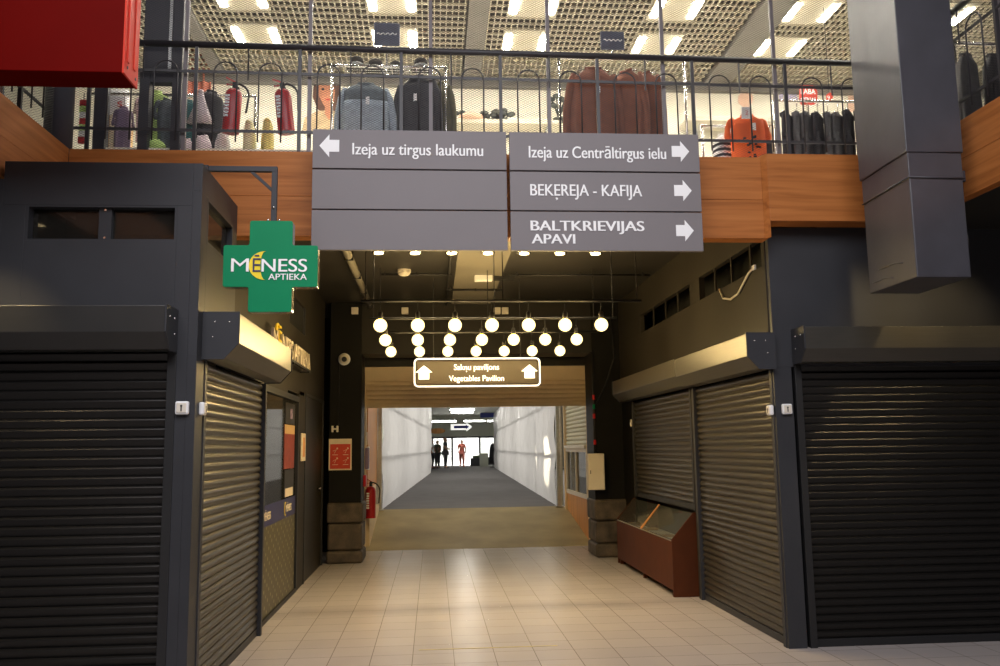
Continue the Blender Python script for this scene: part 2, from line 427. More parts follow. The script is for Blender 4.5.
# stone feet of the two pillars
def stone(name, x0, x1, y0, y1, zs):
    mb = MB()
    for i, (a, b) in enumerate(zip(zs, zs[1:])):
        j = 0.012 * (i % 2)
        mb.box(x0 + j, x1 - j, y0 + j, y1, a + 0.004, b - 0.004)
    o = mb.build(name, M['stone'], bevel=0.035, seg=3)
    return st(o)
stone('trim_1', -1.51, -1.0, 12.58, 13.24, (0, 0.18, 0.56, 0.85))
stone('trim_2', 2.34, 2.97, 12.56, 13.24, (0, 0.20, 0.52, 0.83))

# wood fascia around the atrium
mb = MB(); mb.box(-2.80, 2.70, 6.65, 6.80, 3.255, 3.576); mb.box(-2.80, 2.70, 6.651, 6.80, 3.5775, 3.94)
st(mb.build('trim_3', M['wood_x'], bevel=0.003))
mb = MB(); mb.box(2.735, 3.90, 6.60, 6.80, 3.39, 3.955); mb.prism([(2.70, 6.65, 3.255), (2.735, 6.60, 3.255), (2.735, 6.80, 3.255), (2.70, 6.80, 3.255)], (0, 0, 0.70))
st(mb.build('trim_4', M['wood_x'], bevel=0.003))
mb = MB(); mb.box(-2.86, -2.80, -7, 6.65, 3.38, 3.66); mb.box(-2.86, -2.801, -7, 6.65, 3.6615, 3.94)
st(mb.build('trim_5', M['wood_y'], bevel=0.003))
mb = MB(); mb.box(3.90, 3.98, -7, 6.80, 3.37, 3.66); mb.box(3.901, 3.98, -7, 6.80, 3.6615, 3.95)
st(mb.build('trim_6', M['wood_y'], bevel=0.003))
# rest of the hall behind and beside the camera
st(MB().box(-9.2, 11.2, -7.2, -7, 0, 9.2).build('wall_front', M['taupe']))
st(MB().box(-9.2, -9, -7, 12, 0, 9.2).build('wall_left', M['taupe']))
st(MB().box(11, 11.2, -7, 12, 0, 9.2).build('wall_right', M['taupe']))

# ---- left kiosk
mb = MB()
XL, YL = -1.51, 5.625
mb.box(-2.766, XL - 0.06, YL, YL + 0.06, 3.20, 3.49)        # front upper band
mb.box(-2.766, -2.62, YL, YL + 0.06, 2.45, 3.20)
mb.box(-1.665, XL - 0.06, YL, YL + 0.06, 2.45, 3.20)
mb.box(-2.62, -1.665, YL, YL + 0.06, 2.45, 2.962)
mb.box(-6.0, -2.766, YL, YL + 0.06, 2.45, 3.37)
mb.box(-2.766, XL - 0.06, YL + 0.06, 6.64, 3.44, 3.49)      # roof
mb.box(-2.766, -2.72, YL + 0.06, 6.64, 3.37, 3.44)
mb.box(-6.0, -4.2, YL, YL + 0.06, 0, 2.45)
mb.box(-1.665, XL - 0.06, YL, YL + 0.06, 0, 2.45)           # corner post front
st(mb.build('wall_kiosk_left', M['anthracite'], bevel=0.002))
mb = MB()
mb.box(XL - 0.06, XL, YL, 5.83, 0, 2.22)
mb.box(XL - 0.06, XL, YL, 6.645, 3.30, 3.49)
mb.box(XL - 0.06, XL, YL, 5.78, 2.22, 3.30)
mb.box(XL - 0.06, XL, 5.78, 6.645, 2.22, 2.98)
mb.box(XL - 0.06, XL, 6.50, 6.645, 2.98, 3.30)
st(mb.build('wall_kiosk_left_side', M['anthracite'], bevel=0.002))
mb = MB()
mb.box(-1.64, -1.57, 6.645, 6.82, 2.22, 3.25); mb.box(-1.64, -1.57, 6.82, 9.5, 2.22, 3.74); mb.box(-1.64, -1.57, 10.7, 12.62, 2.30, 3.74)
mb.box(-1.64, -1.57, 9.5, 10.7, 2.25, 3.00); mb.box(-1.64, -1.57, 9.5, 10.7, 3.34, 3.74)
mb.box(-1.64, -1.57, 10.30, 10.80, 0, 2.30)
st(mb.build('wall_corridor_left', M['taupe'], bevel=0.002))
st(MB().box(-3.2, -3.1, 5.7, 12.6, 0, 3.4).build('wall_pharmacy_inner', M['off_white']))

# window_1: transom in the front of the left kiosk
w = thing('window_1', None, None, (-2.14, YL, 2.96)); st(w)
mb = MB(); mb.box(-2.62, -1.665, YL + 0.002, YL + 0.09, 2.962, 2.975); mb.box(-2.62, -1.665, YL + 0.002, YL + 0.09, 3.187, 3.20)
mb.box(-2.62, -2.60, YL + 0.002, YL + 0.09, 2.975, 3.187); mb.box(-1.68, -1.665, YL + 0.002, YL + 0.09, 2.975, 3.187)
mb.build('window_frame', M['anthracite'], w)
MB().box(-2.17, -2.09, YL + 0.03, YL + 0.09, 2.975, 3.187).build('mullion', M['anthracite'], w)
for a, b in ((-2.60, -2.17), (-2.09, -1.68)):
    MB().box(a, b, YL + 0.07, YL + 0.076, 2.975, 3.187).build('pane', M['glass_dark'], w)
mb = MB()
for z in (2.99, 3.175): mb.lathe((-2.13, YL + 0.028, z), [(0.008, -0.003), (0.008, 0), (0.004, 0.003)], 10, 'y')
mb.build('screw', M['chrome'], w)
# window_2: transom on the side
w = thing('window_2', None, None, (XL, 6.1, 2.98)); st(w)
mb = MB(); mb.box(XL - 0.06, XL + 0.002, 5.78, 5.80, 2.98, 3.30); mb.box(XL - 0.06, XL + 0.002, 5.80, 6.50, 3.28, 3.30); mb.box(XL - 0.06, XL + 0.002, 5.80, 6.50, 2.98, 3.0)
mb.build('window_frame', M['anthracite'], w)
MB().box(XL - 0.045, XL - 0.04, 5.80, 6.50, 3.0, 3.28).build('pane', M['glass_dark'], w)
# window_3: dark transom further along
w = thing('window_3', None, None, (-1.57, 10.1, 3.0)); st(w)
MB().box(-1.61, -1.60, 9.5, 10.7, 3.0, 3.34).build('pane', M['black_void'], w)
mb = MB(); mb.box(-1.60, -1.568, 9.5, 9.53, 3.0, 3.34); mb.box(-1.60, -1.568, 10.67, 10.7, 3.0, 3.34)
mb.build('window_frame', M['anthracite'], w)
# window_4: pharmacy shop window
w = thing('window_4', None, None, (-1.58, 9.2, 0)); st(w)
mb = MB(); y0, y1 = 8.0, 10.30
mb.box(-1.62, -1.565, y0, y0 + 0.05, 0, 2.22); mb.box(-1.62, -1.565, y1 - 0.05, y1, 0, 2.22)
mb.box(-1.62, -1.565, y0 + 0.05, y1 - 0.05, 2.16, 2.22); mb.box(-1.62, -1.565, y0 + 0.05, y1 - 0.05, 0, 0.04)
mb.build('window_frame', M['black'], w)
MB().box(-1.60, -1.594, y0 + 0.05, y1 - 0.05, 1.08, 2.16).build('pane', M['glass_shop'], w)
MB().box(-1.60, -1.590, y0 + 0.05, y1 - 0.05, 0.04, 0.88).build('frosted_pane', M['frost'], w)
bd = MB().box(-1.60, -1.588, y0 + 0.05, y1 - 0.05, 0.88, 1.08).build('navy_band', M['navy'], w)
for yy in (8.25, 9.5):
    mb = MB(); pts = []
    for i in range(11):
        a = math.radians(70 + 220 * i / 10); pts.append((-1.585, yy + 0.06 + 0.06 * math.cos(a), 0.975 + 0.075 * math.sin(a)))
    for i in range(11):
        a = math.radians(290 - 220 * i / 10); pts.append((-1.585, yy + 0.09 + 0.055 * math.cos(a), 0.975 + 0.065 * math.sin(a)))
    mb.prism(pts, (0.002, 0, 0)); mb.build('moon_mark', M['yellow'], bd)
    text('lettering', 'MĒNESS', M['paper'], bd, (-1.586, yy + 0.11, 0.94), 0.36, 0.075, FACE_PX, 0.002, 0.01)
# door_1: dark door at the end of the left side
d = thing('door_1', None, None, (-1.58, 11.6, 0)); st(d)
MB().box(-1.62, -1.575, 10.86, 12.50, 0, 2.26).build('door_leaf', M['wall_dark'], d, bevel=0.004)
mb = MB(); mb.box(-1.63, -1.56, 10.80, 10.86, 0, 2.30); mb.box(-1.63, -1.56, 12.50, 12.58, 0, 2.30); mb.box(-1.63, -1.56, 10.86, 12.50, 2.26, 2.30)
mb.build('door_frame', M['black'], d, bevel=0.003)
mb = MB(); mb.tube([(-1.575, 12.02, 1.08), (-1.525, 12.02, 1.08), (-1.52, 12.06, 1.08), (-1.52, 12.2, 1.08)], 0.010, 8); mb.lathe((-1.573, 12.02, 0.98), [(0.014, 0), (0.014, 0.006)], 10, 'x')
mb.build('door_handle', M['chrome'], d, smooth=True)

# ---- right kiosk
mb = MB(); XR, YR = 2.78, 6.82
mb.box(XR + 0.01, 9, YR, YR + 0.06, 2.22, 3.39); mb.box(XR, XR + 0.15, YR, YR + 0.06, 0, 2.22)
mb.box(5.3, 9, YR, YR + 0.06, 0, 2.22)
st(mb.build('wall_kiosk_right', M['anthracite'], bevel=0.002))
mb = MB(); z0, z1 = 3.09, 3.33
mb.box(XR, XR + 0.06, YR + 0.06, 12.6, 2.22, z0); mb.box(XR, XR + 0.06, YR + 0.06, 12.6, z1, 3.74)
for a, b in ((6.88, 6.95), (7.19, 7.22), (7.68, 7.71), (8.15, 8.18), (8.66, 9.00), (9.45, 9.48), (9.98, 10.01), (10.55, 10.58), (11.25, 12.6)):
    mb.box(XR, XR + (0.06 if b - a > 0.2 else 0.014), a, b, z0, z1)
mb.box(XR, XR + 0.06, 9.05, 9.12, 0, 2.22)
st(mb.build('wall_corridor_right', M['taupe'], bevel=0.002))
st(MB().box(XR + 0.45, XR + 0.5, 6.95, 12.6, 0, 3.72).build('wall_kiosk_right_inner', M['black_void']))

# ------------------------------------------------------------------ rolling shutters
def curtain_profile(z0, z1, pitch=0.0605, saw=False):
    """(outward, z) profile of convex slats"""
    pr = []; n = max(1, int(round((z1 - z0) / pitch))); p = (z1 - z0) / n
    for i in range(n):
        b = z0 + i * p
        if saw:
            pr += [(0.0, b), (0.002, b + 0.08 * p), (0.010, b + 0.38 * p), (0.0195, b + 0.68 * p), (0.0220, b + 0.77 * p), (0.0195, b + 0.86 * p), (0.008, b + 0.97 * p)]; continue
        pr += [(0.0, b), (0.0, b + 0.10 * p), (0.010, b + 0.16 * p), (0.019, b + 0.36 * p), (0.021, b + 0.52 * p), (0.018, b + 0.70 * p), (0.010, b + 0.88 * p)]
    pr.append((0.0, z1)); return pr
def shutter(label, side, c, a, b, ztop, zbot, hz, hp, ha, hb, mcur, mhous, mrail, plates=(True, True), hsplit=None):
    """side '-y' faces the viewer at y=c, '+x' / '-x' face into the corridor at x=c; a..b along the width; housing ha..hb projecting hp"""
    def P(u, o, z):
        if side == '-y': return Vector((u, c - o, z))
        if side == '+x': return Vector((c + o, u, z))
        return Vector((c - o, u, z))
    mid = P((a + b) / 2, 0, zbot)
    t = thing('rolling_shutter', label, 'shutter', mid)
    pr = curtain_profile(zbot + 0.06, ztop, saw=(side == '-y'))
    mb = MB(); A = [mb.bm.verts.new(P(a, o - 0.045, z)) for o, z in pr]; B = [mb.bm.verts.new(P(b, o - 0.045, z)) for o, z in pr]
    for i in range(len(pr) - 1): mb.face([A[i], B[i], B[i + 1], A[i + 1]])
    cur = mb.build('curtain', mcur, t, smooth=False)
    sm = cur.modifiers.new('solid', 'SOLIDIFY'); sm.thickness = 0.004; sm.offset = 0
    def pbox(u0, u1, o0, o1, z0, z1, mb=None):
        mb = mb or MB(); p = P(u0, o0, z0); q = P(u1, o1, z1)
        return mb.box(min(p.x, q.x), max(p.x, q.x), min(p.y, q.y), max(p.y, q.y), z0, z1)
    pbox(a, b, -0.055, -0.025, zbot, zbot + 0.06).build('bottom_bar', mrail, t, bevel=0.003)
    for u0, u1 in ((a - 0.045, a + 0.012), (b - 0.012, b + 0.045)):
        pbox(u0, u1, -0.06, 0.008, zbot if zbot < 0.1 else 0.9, ztop).build('guide_rail', mrail, t, bevel=0.003)
    # housing: sloping underside, so a five sided section
    zt, zb = hz
    def sect(u): return [P(u, 0.001, zt), P(u, hp, zt), P(u, hp, zb + 0.10), P(u, hp - 0.09, zb), P(u, 0.001, zb)]
    cuts = [ha] + ([hsplit] if hsplit else []) + [hb]
    hs = MB()
    for u0, u1 in zip(cuts, cuts[1:]):
        g = 0.003 if hsplit else 0
        hs.prism(sect(u0 + g), P(u1 - g, 0, 0) - P(u0 + g, 0, 0))
    h = hs.build('housing', mhous, t, bevel=0.004)
    for ok, u, dr in ((plates[0], ha, -1), (plates[1], hb, 1)):
        if not ok: continue
        mb = MB(); e = 0.008; s2 = [P(u, 0.001, zt + e), P(u, hp + e, zt + e), P(u, hp + e, zb + 0.10), P(u, hp - 0.09, zb - e), P(u, 0.001, zb - e)]
        mb.prism(s2, P(u + dr * 0.012, 0, 0) - P(u, 0, 0))
        pl = mb.build('end_plate', M['anthracite'], h, bevel=0.002)
        for o, z in ((hp * 0.75, zt - 0.06), (hp * 0.35, zt - 0.06), (hp * 0.3, zt - 0.16)):
            MB().sphere(P(u + dr * 0.013, o, z), 0.006, u=8, v=6).build('rivet', M['chrome'], pl, smooth=True)
    return t
shutter('wide dark ribbed roller shutter closing the front of the left kiosk', '-y', YL, -4.2, -1.68, 2.24, 0.0, (2.50, 2.235), 0.24, -4.25, -1.645, M['shutter'], M['housing_shaded'], M['anthracite_dark'])
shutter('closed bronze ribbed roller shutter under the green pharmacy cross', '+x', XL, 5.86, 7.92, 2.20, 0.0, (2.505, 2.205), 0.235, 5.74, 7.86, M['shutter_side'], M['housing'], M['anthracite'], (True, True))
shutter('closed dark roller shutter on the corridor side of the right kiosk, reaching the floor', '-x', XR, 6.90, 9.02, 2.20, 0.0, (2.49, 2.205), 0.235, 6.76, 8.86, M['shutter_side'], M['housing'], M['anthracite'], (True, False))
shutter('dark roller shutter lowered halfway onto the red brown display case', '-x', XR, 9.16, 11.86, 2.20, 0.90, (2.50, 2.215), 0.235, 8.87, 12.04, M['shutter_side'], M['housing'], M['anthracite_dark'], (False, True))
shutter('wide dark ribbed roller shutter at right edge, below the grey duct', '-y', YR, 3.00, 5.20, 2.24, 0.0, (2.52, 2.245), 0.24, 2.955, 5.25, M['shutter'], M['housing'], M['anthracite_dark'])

# key switches
def key_switch(label, c, face):
    c = Vector(c); t = thing('key_switch', label, 'switch', c, 'key switches on the kiosk corners')
    s = 0.042
    if face == '-y':
        MB().box(c.x - s, c.x + s, c.y - 0.035, c.y, c.z - s, c.z + s).build('cover', M['white'], t, bevel=0.012, seg=3)
        MB().box(c.x - s * .72, c.x + s * .72, c.y - 0.039, c.y - 0.034, c.z - s * .72, c.z + s * .72).build('plate', M['off_white'], t, bevel=0.004)
        mb = MB(); mb.lathe((c.x, c.y - 0.041, c.z + 0.012), [(0.007, 0), (0.007, 0.004)], 12, 'y'); mb.box(c.x - 0.004, c.x + 0.004, c.y - 0.041, c.y - 0.037, c.z - 0.022, c.z + 0.008)
        mb.build('keyhole', M['black'], t)
    else:
        sg = 1 if face == '+x' else -1
        a, b = sorted((c.x, c.x + sg * 0.035)); MB().box(a, b, c.y - s, c.y + s, c.z - s, c.z + s).build('cover', M['white'], t, bevel=0.012, seg=3)
        a, b = sorted((c.x + sg * 0.034, c.x + sg * 0.039)); MB().box(a, b, c.y - s * .72, c.y + s * .72, c.z - s * .72, c.z + s * .72).build('plate', M['off_white'], t, bevel=0.004)
        a, b = sorted((c.x + sg * 0.037, c.x + sg * 0.041)); MB().box(a, b, c.y - 0.005, c.y + 0.005, c.z - 0.022, c.z + 0.016).build('keyhole', M['black'], t)
key_switch('white key switch box on the front of the left kiosk corner post', (-1.585, YL, 1.876), '-y')
key_switch('white key switch box turned to the corridor beside the bronze left shutter', (XL, 5.745, 1.876), '+x')
key_switch('white key switch box on the front of the right kiosk corner post', (2.865, YR, 1.875), '-y')
key_switch('white key switch box turned to the corridor on the right kiosk corner', (XR - 0.01, 6.872, 1.87), '-x')

# ------------------------------------------------------------------ pharmacy cross on its bracket
YC = 5.74
C0 = ony(270.5, 266, YC); cx, cz = C0.x, C0.z; k = YC / FPX * 1.012
t = thing('pharmacy_cross_sign', 'green pharmacy cross sign hanging from a bracket on the left kiosk', 'sign', (cx, YC, cz - 46 * k))
ar, hw = 46 * k, 21 * k
o = [(-hw, ar), (hw, ar), (hw, hw), (ar, hw), (ar, -hw), (hw, -hw), (hw, -ar), (-hw, -ar), (-hw, -hw), (-ar, -hw), (-ar, hw), (-hw, hw)]
def rounded(o, r, n=4):
    out = []
    for i, p in enumerate(o):
        p = Vector(p); a = (Vector(o[i - 1]) - p).normalized() * r; b = (Vector(o[(i + 1) % len(o)]) - p).normalized() * r
        for q in range(n + 1):
            u = q / n; out.append((p + a) * (1 - u) ** 2 + p * 2 * u * (1 - u) + (p + b) * u * u)
    return out
oo = rounded(o, 0.016)
mb = MB(); mb.prism([(cx + p.x, YC + 0.012, cz + p.y) for p in oo], (0, 0.085, 0)); body = mb.build('cross_body', M['chrome'], t, bevel=0.004)
mb = MB(); mb.prism([(cx + p.x, YC, cz + p.y) for p in oo], (0, 0.012, 0)); fc = mb.build('cross_face', M['green'], t, bevel=0.002)
yf = YC - 0.003
def at_c(px, py): q = ony(px, py, yf); return q
def ct(s_, m, p0, p1, yb, cap, bold=0.0, dy=0.0):
    a = at_c(p0, yb); b = at_c(p1, yb); text('lettering', s_, m, fc, (a.x, yf - dy, a.z), b.x - a.x, cap * k, FRONT, 0.003, bold)
ct('M', M['letter'], 231, 248.7, 271.6, 13.5)
ct('NESS', M['letter'], 261.6, 306.8, 271.6, 13.0, 0.012)
ct('APTIEKA', M['letter'], 268.3, 306.8, 279.8, 6.2, 0.01)
pts = []; q = at_c(265.0, 265.5)
for i in range(19):
    a = math.radians(88 + 184 * i / 18); pts.append((q.x + 15.8 * k * math.cos(a), yf - 0.001, q.z + 14.4 * k * math.sin(a)))
for i in range(1, 18):
    a = math.radians(272 - 184 * i / 18); pts.append((q.x + 4.6 * k * math.cos(a), yf - 0.001, q.z + 14.2 * k * math.sin(a)))
mb = MB(); mb.prism(pts, (0, 0.003, 0)); mb.build('moon', M['yellow'], fc)
ct('Ē', M['navy'], 252.8, 260.6, 271.8, 13.0, 0.0, 0.003)
zb = ony(240, 166.8, YC).z; a = ony(272.5, 215, YC)
MB().box(-1.512, a.x + 0.018, YC + 0.035, YC + 0.071, zb - 0.018, zb + 0.018).build('bracket_arm', M['anthracite'], t, bevel=0.002)
MB().box(a.x - 0.018, a.x + 0.018, YC + 0.035, YC + 0.071, cz + ar - 0.01, zb - 0.018).build('bracket_drop', M['anthracite'], t, bevel=0.002)
MB().bar((a.x - 0.16, YC + 0.053, zb - 0.012), (a.x - 0.012, YC + 0.053, zb - 0.15), 0.02, 0.02, (0, 1, 0)).build('bracket_brace', M['anthracite'], t)
MB().box(-1.60, -1.512, YC + 0.02, YC + 0.085, 3.49, zb + 0.018).build('roof_foot', M['anthracite'], t)
for dx, dz in ((0, 0.10), (-0.035, 0.012), (0.04, 0.012)): MB().sphere((a.x + dx, YC + 0.03, cz + ar + dz), 0.008, u=8, v=6).build('bolt', M['chrome'], t)

# raised letters on the corridor wall
t = thing('pharmacy_wall_letters', 'raised pale wall letters with a yellow moon above the left corridor shop window', 'sign', (-1.47, 9.2, 2.54))
MB().box(-1.49, -1.46, 8.0, 10.45, 2.52, 2.545).build('letter_rail', M['black'], t)
for y in (8.1, 9.2, 10.3): MB().box(-1.575, -1.46, y, y + 0.03, 2.505, 2.52).build('rail_bracket', M['black'], t)
text('lettering', 'M', M['paper'], t, (-1.485, 8.0, 2.545), 0.24, 0.19, FACE_PX, 0.025)
text('lettering', 'Ē', M['yellow'], t, (-1.485, 8.29, 2.545), 0.16, 0.19, FACE_PX, 0.025)
text('lettering', 'NESS APTIEKA', M['paper'], t, (-1.485, 8.50, 2.545), 1.92, 0.19, FACE_PX, 0.025)
mb = MB(); pts = []
for i in range(15):
    a = math.radians(60 + 240 * i / 14); pts.append((-1.495, 8.36 + 0.16 * math.cos(a), 2.66 + 0.16 * math.sin(a)))
for i in range(1, 14):
    a = math.radians(290 - 220 * i / 14); pts.append((-1.495, 8.44 + 0.135 * math.cos(a), 2.66 + 0.13 * math.sin(a)))
mb.prism(pts, (0.012, 0, 0)); mb.build('moon', M['yellow'], t)

# ------------------------------------------------------------------ big direction signs
YS = 6.40
def arrow(name, parent, cx, cz, w, h, dr, y=YS - 0.0135, m=None):
    a = w / 2; b = h / 2; st_ = b * 0.52
    if dr == 'r': pts = [(-a, -st_), (-a * 0.0, -st_), (0, -b), (a, 0), (0, b), (0, st_), (-a, st_)]
    elif dr == 'l': pts = [(a, -st_), (0, -st_), (0, -b), (-a, 0), (0, b), (0, st_), (a, st_)]
    else: pts = [(-a * .62, -b), (a * .62, -b), (a * .62, 0), (a, 0), (0, b), (-a, 0), (-a * .62, 0)]
    mb = MB(); mb.prism([(cx + x, y, cz + z) for x, z in pts], (0, 0.003, 0)); return mb.build(name, m or M['letter'], parent)
def big_sign(label, x0, x1, rows):
    t = thing('direction_sign', label, 'sign', ((x0 + x1) / 2, YS, 3.085), 'hanging direction signs')
    zs = (3.722, 3.404, 3.087); out = []
    for i, z in enumerate(zs):
        b = MB().box(x0, x1, YS - 0.01, YS + 0.03, z, z + 0.306).build('sign_board', M['sign'], t, bevel=0.002)
        out.append(b)
    mb = MB()
    for x in (x0 + 0.15, x1 - 0.15): mb.box(x - 0.02, x + 0.02, YS + 0.03, YS + 0.06, 3.10, 4.02)
    for x in (x0 + 0.15, x1 - 0.15):
        for z in (3.40, 3.80): mb.box(x - 0.02, x + 0.02, YS + 0.06, 6.655, z, z + 0.03)
    mb.build('mounting_frame', M['black'], t)
    return t, out
t, bs = big_sign('left half of the big grey hanging sign, reading Izeja uz tirgus laukumu', -0.905, 0.575, 1)
def put(s, parent, px0, px1, pyb, cap_px, bold=0.012):
    p = ony(px0, pyb, YS - 0.012); q = ony(px1, pyb, YS - 0.012)
    text('lettering', s, M['letter'], parent, p, q.x - p.x, cap_px * p.y / FPX * 1.02, FRONT, 0.003, bold)
put('Izeja uz tirgus laukumu', bs[0], 352.5, 483, 154.5, 12.3)
p = ony(329.5, 146.3, YS); arrow('arrow', bs[0], p.x, p.z, 0.15, 0.18, 'l')
t, bs = big_sign('right half', 0.60, 2.10, 3)
t['label'] = 'right half of the big grey hanging sign, with three lines of text and three arrows'
put('Izeja uz Centrāltirgus ielu', bs[0], 529, 666, 157.5, 12.5)
put('BEKEREJA - KAFIJA', bs[1], 530.5, 642, 195.5, 12.2)
put(',', bs[1], 555.5, 558, 199.0, 8.0, 0.0)
put('BALTKRIEVIJAS', bs[2], 531, 644, 230.5, 10.5, 0.03)
put('APAVI', bs[2], 532, 575, 243.5, 10.0, 0.03)
for i, (px, py) in enumerate(((680, 152), (682.5, 191), (684.5, 231))):
    p = ony(px, py, YS); arrow('arrow', bs[i], p.x, p.z, 0.14, 0.17, 'r')

# ------------------------------------------------------------------ gallery railings
def strand(mb, a, b, r):
    a = Vector(a); b = Vector(b); d = (b - a).normalized(); u = Vector((0, 1, 0)); w = d.cross(u).normalized()
    A = []; B = []
    for k in range(3):
        an = 2 * PI * k / 3; o = u * math.cos(an) * r + w * math.sin(an) * r
        A.append(mb.bm.verts.new(a + o)); B.append(mb.bm.verts.new(b + o))
    for k in range(3): mb.face([A[k], A[(k + 1) % 3], B[(k + 1) % 3], B[k]])
def mesh_panel_data(w, h):
    mb = MB(); cw, ch = 0.036, 0.0098; nx = int(w / (cw / 2)); nz = int(h / (ch))
    sx = w / nx
    for j in range(nz):
        z0 = j * ch
        for i in range(nx):
            za = z0 + (ch if (i + j) % 2 else 0); zb = z0 + (ch if (i + 1 + j) % 2 else 0)
            strand(mb, (i * sx, 0, za), ((i + 1) * sx, 0, zb), 0.0015)
    me = bpy.data.meshes.new('wire_mesh'); mb.bm.to_mesh(me); mb.bm.free(); me.materials.append(M['mesh']); return me
PANEL_W = 0.978
PANEL = mesh_panel_data(PANEL_W - 0.03, 1.75)
def railing(label, org, ang, L, phase, pole0, zf, side=1):
    """local x along the railing from 0..L, local -y towards the atrium"""
    t = thing('gallery_railing', label, 'railing', org)
    R = Matrix.Rotation(ang, 3, 'Z'); O = Vector(org); ORG[t.name] = O
    def T(x, y, z): return O + R @ Vector((x, y, z - O.z))
    zt, zu, zl = 4.825, 4.60, 4.112
    MB().tube([T(0, 0, zt), T(L, 0, zt)], 0.026, 14).build('handrail', M['rail'], t, smooth=True)
    for z in (zu, zl): MB().bar(T(0, 0, z), T(L, 0, z), 0.012, 0.022).build('cross_bar', M['rail'], t)
    k = -2
    while True:
        b = phase + k * 0.81; k += 1
        if b > L: break
        if 0 <= b <= L: MB().bar(T(b, 0, zf), T(b, 0, zt), 0.026, 0.026, (1, 0, 0)).build('baluster', M['rail'], t)
        for h0 in (0.14, 0.49):
            x0, x1 = b + h0, b + h0 + 0.18
            if x0 < 0 or x1 > L: continue
            pts = [T(x0, -0.012, 4.02), T(x0, -0.012, 4.59)] + [T((x0 + x1) / 2 - 0.09 * math.cos(PI * i / 12), -0.012, 4.59 + 0.09 * math.sin(PI * i / 12)) for i in range(1, 12)] + [T(x1, -0.012, 4.59), T(x1, -0.012, 4.02)]
            MB().tube(pts, 0.0065, 6).build('hoop', M['rail'], t, smooth=True)
        s = b + 0.405
        if 0 <= s <= L: MB().tube([T(s, -0.01, zt), T(s, -0.01, 4.53)], 0.0065, 6).build('short_bar', M['rail'], t)
    k = 0
    while pole0 + k * PANEL_W <= L + 0.01:
        x = pole0 + k * PANEL_W; k += 1
        MB().bar(T(x, 0.055, zf), T(x, 0.055, 5.75), 0.03, 0.03, (1, 0, 0)).build('screen_pole', M['pole'], t)
        o = bpy.data.objects.new('wire_mesh', PANEL); COL.objects.link(o); o.parent = t
        o.location = R @ Vector((x + 0.015, 0.05, FL + 0.05 - O.z)); o.rotation_euler = (0, 0, ang)
        if x + PANEL_W > L + 0.4: pass
    return t
railing('long dark railing with wire mesh above the wood fascia behind the big sign', (-2.78, 6.66, 3.94), math.radians(0.9), 6.62, -0.246 + 2.78 - 0.81 * 3, -0.16, 3.94)
railing('dark railing of the left gallery wing, partly behind the red box', (-2.83, 1.40, 3.94), PI / 2, 4.88, 0.45, 0.25, 3.94)
railing('dark railing of the right gallery wing beside the grey duct', (3.94, 6.60, 3.95), -PI / 2, 5.2, 0.40, 0.2, 3.95)

# ------------------------------------------------------------------ grey duct, red box, column and frames by the railing
t = thing('ventilation_duct', 'tall grey rectangular duct hanging down in front of the right railing', 'duct', (3.54, 5.92, 2.72))
X0, X1, Y0, Y1 = 3.34, 3.735, 5.60, 6.25
MB().box(X0 - 0.014, X1 + 0.012, Y0 - 0.012, Y1 + 0.012, 3.62, 6.6).build('upper_duct', M['duct_grey'], t, bevel=0.006)
lo = MB().box(X0, X1, Y0, Y1, 2.725, 3.44).build('lower_duct', M['duct_grey'], t, bevel=0.008)
MB().box(X0 - 0.002, X1 + 0.002, Y0 - 0.002, Y1 + 0.002, 3.43, 3.635).build('duct_collar', M['duct_grey'], t, bevel=0.006)
mb = MB(); e = 0.008
for z in (3.44, 3.63):
    mb.tube([(X0 - e, Y1, z - 0.012), (X0 - e, Y0 - e, z), (X1 + e, Y0 - e, z - 0.006)], 0.006, 6)
mb.build('seam', M['duct_grey'], t, smooth=True)
MB().box(X1, X1 + 0.035, Y0 + 0.02, Y0 + 0.10, 3.42, 3.50).build('clip', M['dark_frame'], t, bevel=0.004)
mb = MB(); mb.loft([[(X1 - 0.002, Y0 + 0.10 + 0.08 * math.cos(a) * s, 2.98 + 0.13 * math.sin(a) * s + 0.02) for a in [2 * PI * i / 14 for i in range(14)]] for s in (1.0,)] + [[(X1 + 0.045 * math.sin(q), Y0 + 0.10 + 0.08 * math.cos(a) * math.cos(q), 2.98 + 0.13 * math.sin(a) * math.cos(q) + 0.02) for a in [2 * PI * i / 14 for i in range(14)]] for q in (0.5, 1.0, 1.4)])
mb.build('loose_wrap', M['duct_grey'], t, smooth=True)
mb = MB()
for zz, y_a, y_b in ((2.86, Y0 + 0.16, Y0 + 0.5), (2.78, Y0 + 0.3, Y0 + 0.6)):
    mb.tube([(X0 - 0.001, y_a + (y_b - y_a) * i / 5, zz + 0.03 * i / 5 + 0.01 * math.sin(i)) for i in range(6)], 0.004, 5)
mb.build('wrap_crease', M['duct_grey'], lo, smooth=True)

t = thing('light_box_sign', 'red box sign hanging in the upper left corner in front of the gallery', 'sign', (-2.4, 4.7, 3.64))
z0, z1 = 3.685, 5.2; xe = -1.705; ya, yb = 4.68, 4.90
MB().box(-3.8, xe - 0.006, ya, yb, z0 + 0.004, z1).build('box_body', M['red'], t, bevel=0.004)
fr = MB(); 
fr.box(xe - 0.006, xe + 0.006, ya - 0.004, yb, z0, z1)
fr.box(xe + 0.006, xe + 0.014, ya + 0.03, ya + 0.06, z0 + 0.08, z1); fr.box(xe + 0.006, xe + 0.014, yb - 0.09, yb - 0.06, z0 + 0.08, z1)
f = fr.build('edge_profile', M['red_lit_edge'], t, bevel=0.003)
mb = MB()
for y, z in ((ya + 0.04, z0 + 0.05), (yb - 0.05, z0 + 0.04)): mb.lathe((xe + 0.008, y, z), [(0.009, 0), (0.009, 0.003)], 10, 'x')
mb.build('screw', M['black'], f)
